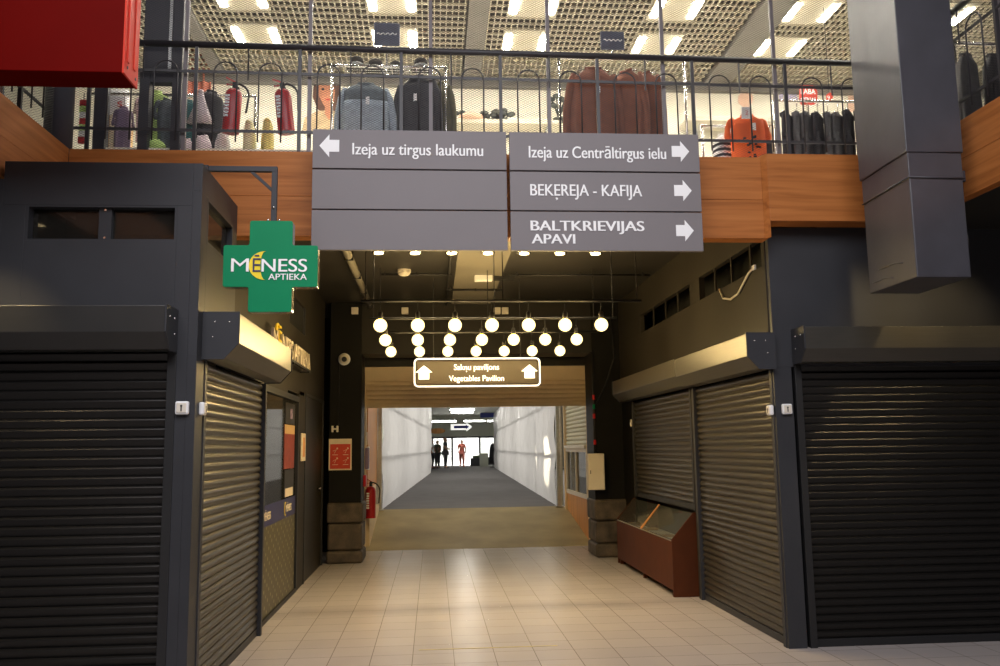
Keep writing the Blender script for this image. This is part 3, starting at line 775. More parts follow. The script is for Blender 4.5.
mb = MB(); mb.bar((-2.2, 4.79, z1), (-2.2, 4.79, 8.7), 0.03, 0.03); mb.bar((-3.4, 4.79, z1), (-3.4, 4.79, 8.7), 0.03, 0.03); mb.build('hanger_rod', M['black'], t)

t = thing('round_column', 'round grey steel column standing behind the left corner of the railing', 'column', (-2.92, 6.72, FL))
MB().cyl((-2.92, 6.72, FL), (-2.92, 6.72, 6.86), 0.106, 28).build('shaft', M['round_grey'], t, smooth=True)
MB().lathe((-2.92, 6.72, FL - 0.02), [(0.13, 0), (0.13, 0.02), (0.108, 0.05)], 24).build('base_ring', M['dark_frame'], t)
t = thing('portal_frame', 'dark portal frame with a tall header panel behind the railing beside the red box', 'frame', (-2.23, 7.0, FL))
MB().box(-2.385, -2.105, 6.97, 7.05, 4.74, 6.84).build('header_panel', M['dark_frame'], t, bevel=0.004)
MB().box(-2.40, -2.32, 6.96, 7.06, FL, 4.74).build('leg', M['dark_frame'], t, bevel=0.003)
MB().box(-2.14, -2.065, 6.96, 7.06, FL, 6.84).build('leg', M['dark_frame'], t, bevel=0.003)
MB().box(-2.32, -2.14, 6.97, 7.05, 4.63, 4.72).build('cross_piece', M['dark_frame'], t, bevel=0.003)
MB().box(-2.175, -2.150, 6.95, 6.969, 4.74, 6.8).build('trim_strip', M['steel'], t)
t = thing('steel_post', 'slim dark square post between the round column and the portal frame', 'post', (-2.70, 7.0, FL))
MB().box(-2.755, -2.66, 6.96, 7.05, FL, 6.85).build('shaft', M['dark_frame'], t, bevel=0.003)
MB().box(-2.79, -2.62, 6.93, 7.08, FL, FL + 0.015).build('foot_plate', M['dark_frame'], t)

# ------------------------------------------------------------------ gallery shop: shell, ceiling, lights
ZC = 6.85
st(MB().box(-9, 11, 6.80, 11.8, 3.88, FL).build('floor_shop', M['ground']))
st(MB().box(-9, 11, 11.8, 11.9, FL, 7.6).build('wall_shop_back', M['cream_wall']))
st(MB().box(-9, 11, 6.6, 11.9, 7.25, 7.35).build('ceiling_shop_plenum', M['plenum']))
mb = MB(); p = 0.082; x = -2.9
def strips(xa, xb, ya=6.55, yb=11.75):
    n = int((xb - xa) / 0.074)
    for i in range(n + 1): mb.box(xa + i * .074 - 0.006, xa + i * .074 + 0.006, ya, yb, ZC, ZC + 0.03)
    m_ = int((yb - ya) / 0.143)
    for j in range(m_ + 1): mb.box(xa, xb, ya + j * .143 - 0.009, ya + j * .143 + 0.009, ZC + 0.0005, ZC + 0.029)
strips(-2.85, 0.43); strips(0.71, 3.93); strips(4.36, 7.9); strips(-8.0, -3.05)
o = st(mb.build('ceiling_shop_grille', M['grid']))
for i, (a, b) in enumerate(((0.45, 0.69), (3.95, 4.34), (-3.03, -2.87))):
    st(MB().box(a, b, 6.5, 11.8, ZC - 0.05, 7.25).build('trim_%d' % (7 + i), M['beam']))
st(MB().box(-9, 11, 11.70, 11.8, 6.72, 6.86).build('trim_10', M['beam']))
led_words = {}
def led_panel(cx, cy, label):
    t = thing('ceiling_light', label, 'ceiling light', (cx, cy, ZC - 0.01), 'paired LED lights in the shop ceiling')
    MB().box(cx - 0.30, cx + 0.30, cy - 0.30, cy + 0.30, ZC - 0.012, ZC + 0.04).build('light_frame', M['grid'], t, bevel=0.003)
    for s in (-1, 1):
        MB().box(cx + s * 0.23 - 0.04, cx + s * 0.23 + 0.04, cy - 0.21, cy + 0.21, ZC - 0.02, ZC - 0.011).build('light_strip', M['led'], t)
colname = ['leftmost', 'second from left', 'third from left', 'fourth from left', 'fifth from left', 'rightmost']
rown_ = ['nearest the atrium', 'second from the atrium', 'third, cut by the picture top', 'rear, just above the handrail']
for r_, cy in enumerate((7.75, 8.75, 9.62, 10.57)):
    for c_, cx in enumerate((-2.22, -0.47, 1.22, 2.96, 4.64, 6.35)):
        led_panel(cx, cy, 'ceiling light, row ' + rown_[r_] + '; ' + colname[c_])

# posters and marks on the shop's back wall
YW = 11.79
def P(px, py, y=YW): return ony(px, py, y)
t = thing('portrait_poster', 'large poster of a dark haired woman on the shop back wall beside the fire extinguishers', 'poster', P(325, 125))
a = P(302, 78); b = P(343, 130)
MB().box(a.x, b.x, YW - 0.01, YW, b.z - 0.3, a.z).build('poster_sheet', M['cream_wall'], t)
def blob(pts, y, name, m, par, th=0.004):
    mb = MB(); mb.prism([(P(x, yy).x, y - th, P(x, yy).z) for x, yy in pts], (0, th, 0)); return mb.build(name, m, par)
M['face'] = mat('poster face', (0.62, 0.25, 0.13), 0.6, noise=0.18, nscale=6)
M['blouse'] = mat('poster blouse', (0.62, 0.45, 0.25), 0.6, noise=0.25, nscale=10)
M['brown_hair'] = mat('poster hair', (0.13, 0.055, 0.03), 0.6, noise=0.3, nscale=10)
blob([(314, 80), (322, 76), (334, 77), (340, 84), (341, 100), (337, 112), (332, 118), (318, 110), (313, 98)], YW - 0.011, 'printed_hair', M['brown_hair'], t)
blob([(302, 131), (305, 118), (316, 112), (330, 110), (340, 114), (343, 124), (343, 131)], YW - 0.013, 'printed_blouse', M['blouse'], t)
blob([(319, 84), (326, 80), (333, 83), (335, 92), (334, 102), (329, 109), (324, 106), (319, 96)], YW - 0.017, 'printed_face', M['face'], t)
blob([(325, 104), (333, 104), (332, 116), (329, 121), (325, 114)], YW - 0.016, 'printed_neck', M['face'], t)
for xx in (323, 331): blob([(xx - 2, 90), (xx, 88.8), (xx + 2, 90), (xx, 91)], YW - 0.022, 'printed_eye', M['black'], t)
blob([(325, 100), (328, 99), (331, 100), (328, 101.5)], YW - 0.022, 'printed_mouth', M['poster_red'], t)
M['salmon'] = cloth('salmon knit', (0.62, 0.22, 0.15), 0.25, 14)
M['salmon_pale'] = mat('pale salmon print', (0.85, 0.55, 0.40), 0.7, noise=0.2, nscale=9)

def flat_sign(name, label, cat, poly, y, m, th=0.012):
    pts = [ony(px, py, y) for px, py in poly]
    c = Vector((sum(q.x for q in pts) / len(pts), y, min(q.z for q in pts)))
    t = thing(name, label, cat, c)
    mb = MB(); mb.prism([(q.x, y - th, q.z) for q in pts], (0, th, 0)); mb.build('sign_board', m, t)
    return t
YG = 9.5
rs = flat_sign('price_sign', 'red sign with white writing LABA CENA above the dark grey trousers', 'sign', [(800, 85.5), (814, 86), (817, 92), (817, 102), (814, 105), (801, 105), (799, 100), (799.5, 90)], YG, M['poster_red'])
for s, yb in (('LABA', 94), ('CENA!', 102.5)):
    p_ = ony(801, yb, YG - 0.013); q_ = ony(815.5, yb, YG - 0.013); text('lettering', s, M['letter'], rs, p_, q_.x - p_.x, 0.065, FRONT, 0.003, 0.02)
MB().bar(ony(808, 105, YG - 0.006), (ony(808, 105, YG).x, YG - 0.006, FL), 0.015, 0.015).build('stand', M['chrome'], rs)
rs = flat_sign('price_tag_sign', 'small red round tag hanging right of the red LABA CENA sign', 'sign', [(826, 95), (829, 93), (832, 93.5), (832.5, 98), (829, 102), (826.5, 100)], YG, M['poster_red'])
p_ = ony(827.5, 100, YG - 0.013); text('lettering', '9', M['letter'], rs, p_, 0.03, 0.055, FRONT, 0.003, 0.01)
MB().bar(ony(829, 93, YG - 0.006), (ony(829, 93, YG).x, YG - 0.006, ZC), 0.006, 0.006).build('cord', M['black'], rs)
t = thing('wall_lettering', 'thin violet lettering on the shop wall left of the red LABA CENA sign', 'sign', P(788, 100))
M['violet'] = mat('violet', (0.55, 0.50, 0.80), 0.5, noise=0.05)
p_ = P(779, 100); q_ = P(797, 100); text('lettering', 'eries', M['violet'], t, (p_.x, YW - 0.012, p_.z), q_.x - p_.x, 0.13, FRONT, 0.006, 0.0)
t = thing('wall_poster', 'pale salmon figure poster on the back wall above the orange T-shirt', 'poster', P(747, 118))
blob([(737, 86), (754, 86), (754, 118), (737, 118)], YW, 'poster_sheet', M['cream_wall'], t)
blob([(743, 86), (749, 86), (750, 92), (753, 97), (752, 103), (749, 106), (750, 117), (742, 117), (742, 106), (738, 103), (738, 97), (742, 92)], YW - 0.005, 'printed_figure', M['salmon_pale'], t)
t = thing('wall_poster', 'salmon poster on the shop wall hidden partly by the grey duct', 'poster', P(855, 110))
blob([(848, 88), (872, 88), (872, 112), (848, 112)], YW, 'poster_sheet', M['salmon_pale'], t)
# shelves along the back wall
for k, (xa, xb, yy, lab) in enumerate(((435, 560, 122, 'cream wall shelf with small dark ornaments left of the brown coats'), (684, 772, 120, 'cream wall shelf behind the orange T-shirt'))):
    a = ony(xa, yy, 11.5); b = ony(xb, yy, 11.5)
    t = thing('wall_shelf', lab, 'shelf', ((a.x + b.x) / 2, 11.6, a.z))
    MB().box(a.x, b.x, 11.35, 11.79, a.z - 0.06, a.z).build('shelf_board', M['grid'], t, bevel=0.004)
    MB().box(a.x, b.x, 11.74, 11.79, a.z - 0.6, a.z - 0.06).build('back_board', M['cream_wall'], t)
    mb = MB()
    for x in (a.x + 0.2, b.x - 0.2): mb.prism([(x, 11.45, a.z - 0.06), (x, 11.74, a.z - 0.06), (x, 11.74, a.z - 0.3)], (0.02, 0, 0))
    mb.build('bracket', M['steel'], t)

# ------------------------------------------------------------------ garments
def ellipse_ring(cx, cy, z, rx, ry, n=28, fold=0.0, ph=0.0, k=7, sq=2.6):
    out = []
    for i in range(n):
        a = 2 * PI * i / n; c, s_ = math.cos(a), math.sin(a)
        r = 1.0 + fold * math.sin(k * a + ph)
        out.append(Vector((cx + rx * r * math.copysign(abs(c) ** (2 / sq), c), cy + ry * r * math.copysign(abs(s_) ** (2 / sq), s_), z)))
    return out
def garment(name, label, cat, loc, w, h, m, sleeves='long', rot=0.0, depth=0.11, flare=1.0, m_top=None, tagc=True, group=None, hook=True, fold=0.05, rail_dz=0.12):
    """hanging top: loc is the neck point; hangs in its own x-z plane"""
    t = thing(name, label, cat, loc, group); ORG[t.name] = Vector((0, 0, 0)); t.rotation_euler = (0, 0, rot)
    def body(z0, z1, mm, nm):
        mb = MB(); rings = []
        n = 9
        for i in range(n + 1):
            z = z0 + (z1 - z0) * i / n; q = max(0.0, -z / h)
            if q < 0.10:
                f = q / 0.10; rx = w * (0.13 + (0.40 - 0.13) * f ** 0.7); ry = depth * (0.30 + 0.35 * f)
            else:
                f = (q - 0.10) / 0.90; rx = w * (0.40 + 0.06 * f * flare + 0.02 * math.sin(5 * f)); ry = depth * (0.65 + 0.15 * f)
            rings.append(ellipse_ring(0, 0, z, rx, ry, 32, fold * min(1, q * 2), q * 1.5 + loc[0] * 3))
        mb.loft(rings); return mb.build(nm, mm, t, smooth=True)
    if m_top:
        body(-h, -h * 0.22, m, 'body'); body(-h * 0.22, 0, m_top, 'yoke')
    else: body(-h, 0, m, 'body')
    if sleeves:
        L = h * (0.80 if sleeves == 'long' else 0.36)
        for s in (-1, 1):
            mb = MB(); pts = []; rr = []
            for i in range(8):
                q = i / 7; out = (0.36 + 0.13 * min(1, q * 2.2) + (0.02 * q if sleeves == 'long' else 0.05 * q)) * w
                pts.append((s * out, 0.012 * math.sin(4 * q), -0.055 * h - q * L)); rr.append((0.092 if i else 0.05) * w * (1 - 0.25 * q) + 0.004 * math.sin(9 * q))
            mb.tube(pts, rr, 12); mb.build('sleeve', m, t, smooth=True)
    mb = MB(); n = 14
    mb.tube([(0.13 * w * math.cos(2 * PI * i / n), depth * 0.3 * math.sin(2 * PI * i / n), 0.0 + 0.012 * math.sin(2 * PI * i / n)) for i in range(n)], 0.016, 8, closed=True)
    mb.build('collar', m_top or m, t, smooth=True)
    if hook:
        mb = MB(); mb.tube([(-0.3 * w, 0, -0.03), (0, 0, 0.012), (0.3 * w, 0, -0.03)], 0.007, 6)
        mb.tube([(0, 0, 0.01), (0, 0, rail_dz - 0.02)] + [(0.018 - 0.018 * math.cos(PI * i / 6), 0, rail_dz - 0.02 + 0.018 * math.sin(PI * i / 6)) for i in range(1, 7)], 0.003, 6)
        mb.build('hanger', M['chrome'], t, smooth=True)
    if tagc:
        MB().box(0.02 * w, 0.02 * w + 0.032, -depth * 0.80 - 0.008, -depth * 0.80 - 0.004, -0.20 * h - 0.07, -0.20 * h).build('price_tag', M['white'], t)
    return t
def trousers(label, loc, w, h, m, rot=0.0, group=None):
    t = thing('trousers', label, 'trousers', loc, group); ORG[t.name] = Vector((0, 0, 0)); t.rotation_euler = (0, 0, rot)
    MB().loft([ellipse_ring(0, 0, z, w * r, 0.035, 20, 0.04, z * 6, 5) for z, r in ((0, .44), (-0.04, .46), (-0.16, .52), (-0.26, .54))]).build('hips', m, t, smooth=True)
    for s in (-1, 1):
        MB().loft([ellipse_ring(s * w * x, 0, z, w * r, 0.032, 16, 0.06, z * 5, 4) for z, x, r in ((-0.20, .25, .25), (-0.45, .24, .23), (-h * 0.8, .22, .19), (-h, .21, .18))]).build('trouser_leg', m, t, smooth=True)
    MB().box(-w * .45, w * .45, -0.037, 0.037, -0.045, 0.0).build('waistband', m, t, bevel=0.01)
    mb = MB(); mb.tube([(-w * .4, 0, 0.01), (0, 0, 0.045), (w * .4, 0, 0.01)], 0.006, 6); mb.tube([(0, 0, 0.04), (0, 0, 0.12), (0.02, 0, 0.14), (0.035, 0, 0.12)], 0.003, 6)
    mb.build('hanger', M['chrome'], t, smooth=True)
    return t
def rack(label, x0, x1, y, z, legs=True):
    t = thing('clothes_rack', label, 'clothes rack', ((x0 + x1) / 2, y, FL))
    MB().tube([(x0, y, z), (x1, y, z)], 0.013, 10).build('rail_bar', M['chrome'], t, smooth=True)
    for x in (x0 + 0.01, x1 - 0.01):
        MB().tube([(x, y, z), (x, y, FL + 0.05)], 0.012, 10).build('upright', M['chrome'], t, smooth=True)
        MB().box(x - 0.02, x + 0.02, y - 0.25, y + 0.25, FL, FL + 0.05).build('foot', M['chrome'], t, bevel=0.008)
    return t
def topper(label, pxc, y, zrail, pyt, pyb, wd):
    a = ony(pxc, pyt, y); b = ony(pxc, pyb, y)
    t = thing('rack_sign', label, 'sign', (a.x, y, zrail))
    MB().box(a.x - wd / 2, a.x + wd / 2, y - 0.012, y + 0.012, b.z, a.z).build('sign_board', M['slate'], t, bevel=0.012)
    zc = (a.z + b.z) / 2; mb = MB()
    mb.tube([(a.x - wd * .38 + wd * .76 * i / 20, y - 0.014, zc + 0.008 * math.sin(i * 1.3)) for i in range(21)], 0.006, 5)
    mb.build('script_line', M['letter'], t)
    MB().bar((a.x, y, zrail), (a.x, y, b.z), 0.012, 0.012).build('stem', M['chrome'], t)
    return t
M['slate'] = mat('slate sign blue grey', (0.10, 0.11, 0.16), 0.5, noise=0.15, nscale=10)
M['brown_knit'] = cloth('brown wool', (0.23, 0.085, 0.05), 0.14, 10)
M['denim'] = cloth('pale denim', (0.36, 0.43, 0.50), 0.15, 25)
M['denim_dark'] = cloth('denim yoke', (0.14, 0.17, 0.19), 0.2, 25)
M['char'] = cloth('charcoal cloth', (0.035, 0.035, 0.042), 0.2, 20)
M['grey_cloth'] = cloth('dark grey cloth', (0.11, 0.11, 0.12), 0.15, 20)
M['orange'] = cloth('orange cotton', (0.80, 0.13, 0.025), 0.08, 10)
M['teal'] = cloth('teal cotton', (0.07, 0.20, 0.20), 0.15, 15)
M['lime'] = cloth('lime cloth', (0.50, 0.70, 0.22), 0.12, 12)
M['pale_cloth'] = cloth('pale pink white cloth', (0.78, 0.70, 0.72), 0.12, 14)
M['mauve'] = cloth('mauve cloth', (0.24, 0.18, 0.27), 0.1, 14)
M['card'] = mat('cardboard', (0.48, 0.30, 0.14), 0.8, noise=0.1, nscale=8)
M['pot'] = mat('peach pot', (0.80, 0.50, 0.34), 0.5, noise=0.05)
M['leafdark'] = mat('dark ornament', (0.04, 0.045, 0.035), 0.5, noise=0.2)

YR1 = 7.6
rack('chrome rack of the brown knitted coats behind the right half of the big sign', 1.18, 2.40, YR1, 5.22)
for i, (cx, w_, rot, lab) in enumerate(((1.515, 0.52, 0.0, 'left brown knitted coat facing the railing, with a white price tag'),
                                        (1.83, 0.42, -0.80, 'middle brown knitted coat hanging slightly turned on the rack'),
                                        (2.02, 0.38, -0.85, 'right brown knitted coat at the end of the rack'))):
    garment('knitted_coat', lab, 'coat', (cx, YR1 + 0.02 * i, 5.12 - 0.01 * i), w_, 1.05, M['brown_knit'], 'long', rot, 0.11 if i == 0 else 0.075, group='brown coats on the chrome rack', tagc=(i != 1), rail_dz=0.10)
topper('blue grey script sign on top of the brown coat rack', 612, YR1, 5.22, 31.5, 50, 0.23)
rack('chrome rack of the pale denim jacket and the black jacket', -0.92, 0.14, YR1, 5.10)
garment('denim_jacket', 'pale blue denim jacket with a dark yoke hanging behind the left railing', 'jacket', (-0.60, YR1 - 0.05, 4.90), 0.50, 0.80, M['denim'], 'long', 0, 0.12, m_top=M['denim_dark'], rail_dz=0.20)
garment('jacket', 'black jacket hanging right of the pale denim jacket', 'jacket', (-0.14, YR1, 5.0), 0.46, 0.95, M['char'], 'long', -0.45, 0.085, rail_dz=0.10)
garment('jacket', 'olive edged dark jacket at the right end of the denim rack', 'jacket', (0.07, YR1 + 0.10, 4.98), 0.34, 0.92, cloth('olive cloth', (0.10, 0.09, 0.045), 0.2), 'long', -0.7, 0.07, tagc=False, rail_dz=0.12)
topper('blue grey script sign above the denim jacket', 387, YR1, 5.10, 23, 46, 0.24)
# hats on the rack shelf
t = thing('hat_shelf', 'wire shelf of hats above the denim jacket', 'shelf', (-0.40, YR1 + 0.12, 5.1))
mb = MB()
for k in range(5): mb.tube([(-0.80, YR1 + 0.06 + 0.05 * k, 5.135), (0.06, YR1 + 0.06 + 0.05 * k, 5.135)], 0.005, 6)
for x in (-0.80, -0.37, 0.06): mb.tube([(x, YR1, 5.10), (x, YR1 + 0.03, 5.13), (x, YR1 + 0.30, 5.13)], 0.005, 6)
mb.build('wire_tray', M['chrome'], t, smooth=True)
M['hat_dark'] = cloth('dark green brown felt', (0.05, 0.045, 0.035), 0.2)
M['hat_band'] = cloth('grey band', (0.30, 0.30, 0.28), 0.1)
for i, (x, y, sc, lab) in enumerate(((-0.70, 0.16, 0.85, 'dark felt hat at the left end of the hat shelf'), (-0.53, 0.22, 0.9, 'second dark felt hat from the left on the hat shelf'), (-0.34, 0.2, 0.7, 'smallest dark hat in the middle of the hat shelf'), (-0.10, 0.16, 0.85, 'dark felt hat above the black jacket'))):
    c = Vector((x, YR1 + y, 5.14)); t = thing('hat', lab, 'hat', c, 'hats on the wire shelf')
    MB().lathe(c, [(0.11 * sc, 0.0), (0.115 * sc, 0.006), (0.075 * sc, 0.014)], 20).build('brim', M['hat_dark'], t, smooth=True)
    MB().lathe(c, [(0.077 * sc, 0.012), (0.075 * sc, 0.05), ], 20).build('hat_band', M['hat_band'], t, smooth=True)
    MB().lathe(c, [(0.075 * sc, 0.05), (0.072 * sc, 0.09 * sc + 0.02), (0.05 * sc, 0.11 * sc + 0.02), (0.01, 0.105 * sc + 0.02)], 20).build('crown', M['hat_dark'], t, smooth=True)

# orange T-shirt on a bust
bx = 2.975; by = 7.6
t = thing('display_bust', 'chrome bust stand holding the orange T-shirt', 'stand', (bx, by, FL))
MB().lathe((bx, by, FL), [(0.16, 0), (0.16, 0.012), (0.02, 0.03)], 24).build('base', M['chrome'], t, smooth=True)
MB().cyl((bx, by, FL + 0.03), (bx, by, 4.70), 0.012).build('pole', M['chrome'], t, smooth=True)
garment('t_shirt', 'bright orange T-shirt with dark print and a white tag on a bust', 'T-shirt', (bx, by, 4.68), 0.37, 0.56, M['orange'], 'short', 0, 0.13, hook=False, fold=0.02)
t = thing('price_card', 'white price card with a red mark above the orange T-shirt', 'sign', (bx, by - 0.1, 4.70))
a = ony(741, 107, by - 0.1); b = ony(752, 119, by - 0.1)
MB().box(a.x, b.x, by - 0.104, by - 0.1, b.z, a.z).build('card', M['white'], t)
text('lettering', '2', M['poster_red'], t, (a.x + 0.035, by - 0.105, b.z + 0.035), 0.028, 0.05, FRONT, 0.002, 0.0)
MB().bar((bx, by - 0.09, b.z), (bx, by - 0.02, 4.68), 0.006, 0.006).build('clip', M['chrome'], t)
# dark print on the shirt
sh = [o for o in bpy.data.objects if o.name.startswith('t_shirt')][0]
bod = [c for c in sh.children if c.name.startswith('body')][0]
mb = MB(); random.seed(3)
for i in range(16):
    x = random.uniform(-0.07, 0.07); z = random.uniform(-0.45, -0.22)
    mb.box(x - 0.012, x + 0.012, -0.104, -0.088, z - 0.006, z + 0.008)
pr = mb.build('print', M['char'], sh)
# striped top beside it
t = garment('striped_shirt', 'black and white striped top left of the orange T-shirt', 'top', (2.80, 7.8, 4.56), 0.20, 0.5, M['white'], None, 0.3, 0.12, tagc=False, fold=0.02, rail_dz=0.12)
mb = MB()
for k in range(7): mb.loft([ellipse_ring(0, 0, -0.10 - 0.055 * k - dz, 0.20 * 0.46, 0.095, 24) for dz in (0, 0.024)])
mb.build('stripe', M['char'], t)
rack('low chrome rack behind the orange T-shirt', 2.60, 3.28, 7.82, 4.66)
garment('jacket', 'black jacket hanging right of the orange T-shirt', 'jacket', (3.20, 7.82, 4.55), 0.22, 0.6, M['char'], 'long', 1.2, 0.14, tagc=False, rail_dz=0.12)
# rack of dark grey trousers
rack('chrome rack of dark grey trousers near the grey duct', 3.36, 4.45, 7.9, 4.965)
for i in range(9):
    x = 3.50 + 0.105 * i
    wv = ['leftmost', 'second', 'third', 'fourth', 'fifth', 'sixth', 'seventh', 'eighth', 'rightmost'][i]
    trousers('%s pair of dark grey trousers on the rack under the red LABA CENA sign' % wv, (x, 7.9, 4.81 + (0.03 if i > 5 else 0.0)), 0.30, 0.85, M['grey_cloth'] if i % 3 else M['char'], 0.9 + 0.12 * math.sin(i * 2.1), 'dark grey trousers on one rack')
garment('cream_top', 'cream top at the left end of the trousers rack', 'top', (3.39, 8.0, 4.745), 0.20, 0.8, cloth('cream cloth', (0.6, 0.48, 0.33)), None, 0.6, 0.1, tagc=False, rail_dz=0.22)

# left end of the shop
t = thing('wall_rug', 'salmon knitted cloth hanging on the wall beside the dark portal frame', 'cloth', P(196, 100))
mb = MB(); a = P(184, 48); b = P(212, 98); rows = []
for j in range(9):
    z = b.z + (a.z - b.z) * j / 8; rows.append([Vector((a.x + (b.x - a.x) * i / 20, YW - 0.06 + 0.03 * math.sin(i * 1.1 + j * .2), z)) for i in range(21)])
mb.loft(rows, close=False); o = mb.build('cloth_sheet', M['salmon'], t, smooth=True); o.modifiers.new('s', 'SOLIDIFY').thickness = 0.01
MB().tube([(a.x - 0.05, YW - 0.05, a.z + 0.015), (b.x + 0.05, YW - 0.05, a.z + 0.015)], 0.018, 8).build('hanging_rod', M['chrome'], t)
yl = 7.3
rack('low chrome rack of bright children\'s clothes left of the fire extinguishers', -2.95, -1.52, yl, 4.66)
def at(px, py, y): return ony(px, py, y)
for px, py, w_, h_, mm, rot, lab, sl in ((157, 92, 0.22, 0.5, M['lime'], 0.5, 'lime green top hanging behind the left leg of the portal frame', 'short'),
                                 (187, 101, 0.26, 0.45, M['teal'], 0.15, 'teal top hanging just right of the portal frame', 'short'),
                                 (212, 92, 0.24, 0.55, M['char'], 0.8, 'black cardigan left of the first hanging fire extinguisher', 'long'),
                                 (124, 108, 0.15, 0.4, M['mauve'], 0.4, 'mauve top under the corner of the red box', 'short'),
                                 (167, 100, 0.2, 0.5, M['denim_dark'], 0.9, 'dark blue top between the legs of the portal frame', 'short')):
    c = at(px, py, yl); garment('child_top', lab, 'top', (c.x, yl, c.z), w_, h_, mm, sl, rot, 0.10, tagc=False, rail_dz=max(0.05, 4.66 - c.z), group='tops on the low rack')
c = at(201, 92, yl - 0.1); t = thing('white_skirt', 'white flared skirt between the teal top and the black cardigan', 'skirt', (c.x, yl - 0.1, c.z))
ORG[t.name] = Vector((0, 0, 0))
MB().loft([ellipse_ring(0, 0, z, r, r * .5, 32, f, 0.5, 8, 2.1) for z, r, f in ((0, .02, 0), (-.06, .035, .02), (-.16, .065, .05), (-.28, .105, .08))]).build('skirt_cloth', M['pale_cloth'], t, smooth=True)
MB().lathe((0, 0, 0), [(0.022, -0.01), (0.022, 0.015)], 16).build('waistband', M['pale_cloth'], t, smooth=True)
MB().tube([(0, 0, 0.01), (0, 0.1, 4.66 - c.z)], 0.004, 6).build('hanger', M['chrome'], t)
c = at(84.5, 88, yl); t = thing('striped_scarf', 'narrow red and green striped scarf hanging between the round column and the steel post', 'scarf', (c.x, yl, 4.60)); ORG[t.name] = Vector((0, 0, 0))
for k in range(7): MB().loft([ellipse_ring(0, 0, -0.055 * k - dz, 0.030, 0.018, 16, 0.08, k, 4) for dz in (0, 0.055)]).build('stripe', M[['ext_red', 'lime', 'white'][k % 3]], t, smooth=True)
MB().tube([(0, 0, -0.01), (0, 0, 0.06)], 0.004, 6).build('hanger', M['chrome'], t)
M['floral'] = mat('pink floral print', (0.70, 0.50, 0.52), 0.8, noise=0.55, nscale=26)
for px, py, w_, h_, mm, rot, lab in ((146, 96, 0.16, 0.42, 'floral', 0.3, 'pink floral top hanging left of the portal frame'), (176, 118, 0.15, 0.34, 'white', 0.4, 'small white top behind the right leg of the portal frame'), (221, 108, 0.16, 0.36, 'floral', -0.5, 'pink floral top between the black cardigan and the left fire extinguisher')):
    c = at(px, py, yl + .16); garment('child_top', lab, 'top', (c.x, yl + .16, c.z), w_, h_, M[mm], 'short', rot, 0.08, tagc=False, rail_dz=max(0.05, 4.66 - c.z), group='tops on the low rack')
# bundles on a table under them
t = thing('display_table', 'low display table of folded cloth bundles behind the left railing', 'table', (-1.95, 7.12, FL))
MB().box(-2.75, -0.95, 7.0, 7.24, 4.04, 4.08).build('table_top', M['cream_wall'], t, bevel=0.004)
for x in (-2.72, -0.98):
    for y in (7.02, 7.22): MB().bar((x, y, FL), (x, y, 4.04), 0.03, 0.03).build('leg', M['chrome'], t)
def bundle(px0, px1, pyt, m, lab, n):
    a = at(px0, pyt, 7.12); b = at(px1, pyt, 7.12); cx = (a.x + b.x) / 2; w_ = (b.x - a.x) / 2; hh = a.z - 4.08
    t = thing('cloth_bundle', lab, 'cloth bundle', (cx, 7.12, 4.08), 'cloth bundles on the low table'); ORG[t.name] = Vector((0, 0, 0))
    MB().loft([ellipse_ring(0, 0, z * hh, w_ * r, 0.10 * r, 24, 0.05, n + z * 3, 5, 2.2) for z, r in ((0, .9), (.15, 1.0), (.5, .97), (.8, .75), (.95, .4), (1.0, .1))]).build('folds', m, t, smooth=True)
    mb = MB(); mb.tube([(w_ * .55 * math.cos(q), 0.05 * math.sin(q) - 0.02, hh * 0.86 + 0.012 * math.sin(2 * q + n)) for q in [2 * PI * i / 16 for i in range(16)]], 0.008, 6, closed=True)
    mb.build('hem', m, t, smooth=True)
bundle(138, 166, 139, M['lime'], 'lime green cloth bundle under the portal frame', 0)
bundle(178, 194, 139, M['pale_cloth'], 'pale pink cloth bundle right of the portal frame', 1)
bundle(195, 212, 136, M['pale_cloth'], 'white bundle with pink marks under the white skirt', 2)
bundle(216, 231, 133, M['white'], 'rounded white bundle under the left fire extinguisher', 3)
bundle(262, 274, 118, cloth('yellow cloth', (0.72, 0.62, 0.2)), 'yellow folded cloth between the two fire extinguishers', 4)
bundle(244, 256, 120, cloth('pale yellow cloth', (0.75, 0.72, 0.45)), 'pale yellow cloth bundle right of the left fire extinguisher', 5)
t = thing('cardboard_box', 'brown cardboard box behind the railing below the red box', 'box', (-2.55, 7.6, 4.25))
a = at(107, 119, 7.6); b = at(128, 119, 7.6)
t.location = ((a.x + b.x) / 2, 7.6, FL); ORG[t.name] = Vector(t.location)
MB().box(a.x, b.x, 7.5, 7.75, FL, a.z).build('carton', M['card'], t, bevel=0.004)
MB().box((a.x + b.x) / 2 - 0.025, (a.x + b.x) / 2 + 0.025, 7.495, 7.755, FL + .2, a.z + 0.002).build('tape', M['paper'], t)
t = thing('white_bag', 'white carrier bag with a red mark standing on the cardboard box', 'bag', ((a.x + b.x) / 2, 7.62, a.z))
ORG[t.name] = Vector((0, 0, 0)); hb = at(115, 90, 7.62).z - a.z
MB().loft([ellipse_ring(0, 0, z * hb, r, 0.05 * q, 20, 0.03, z, 5, 3.5) for z, r, q in ((0, .085, 1), (.3, .09, 1.1), (.7, .086, .8), (1, .08, .3))]).build('bag_body', M['white'], t, smooth=True)
text('lettering', 'S', M['poster_red'], t, (0.01, -0.062, hb * 0.35), 0.04, 0.05, FRONT, 0.006)
for s in (-1, 1): MB().tube([(0.03 * math.cos(PI * i / 8), 0.01 * s, hb + 0.05 * math.sin(PI * i / 8)) for i in range(9)], 0.004, 6).build('handle', M['white'], t)
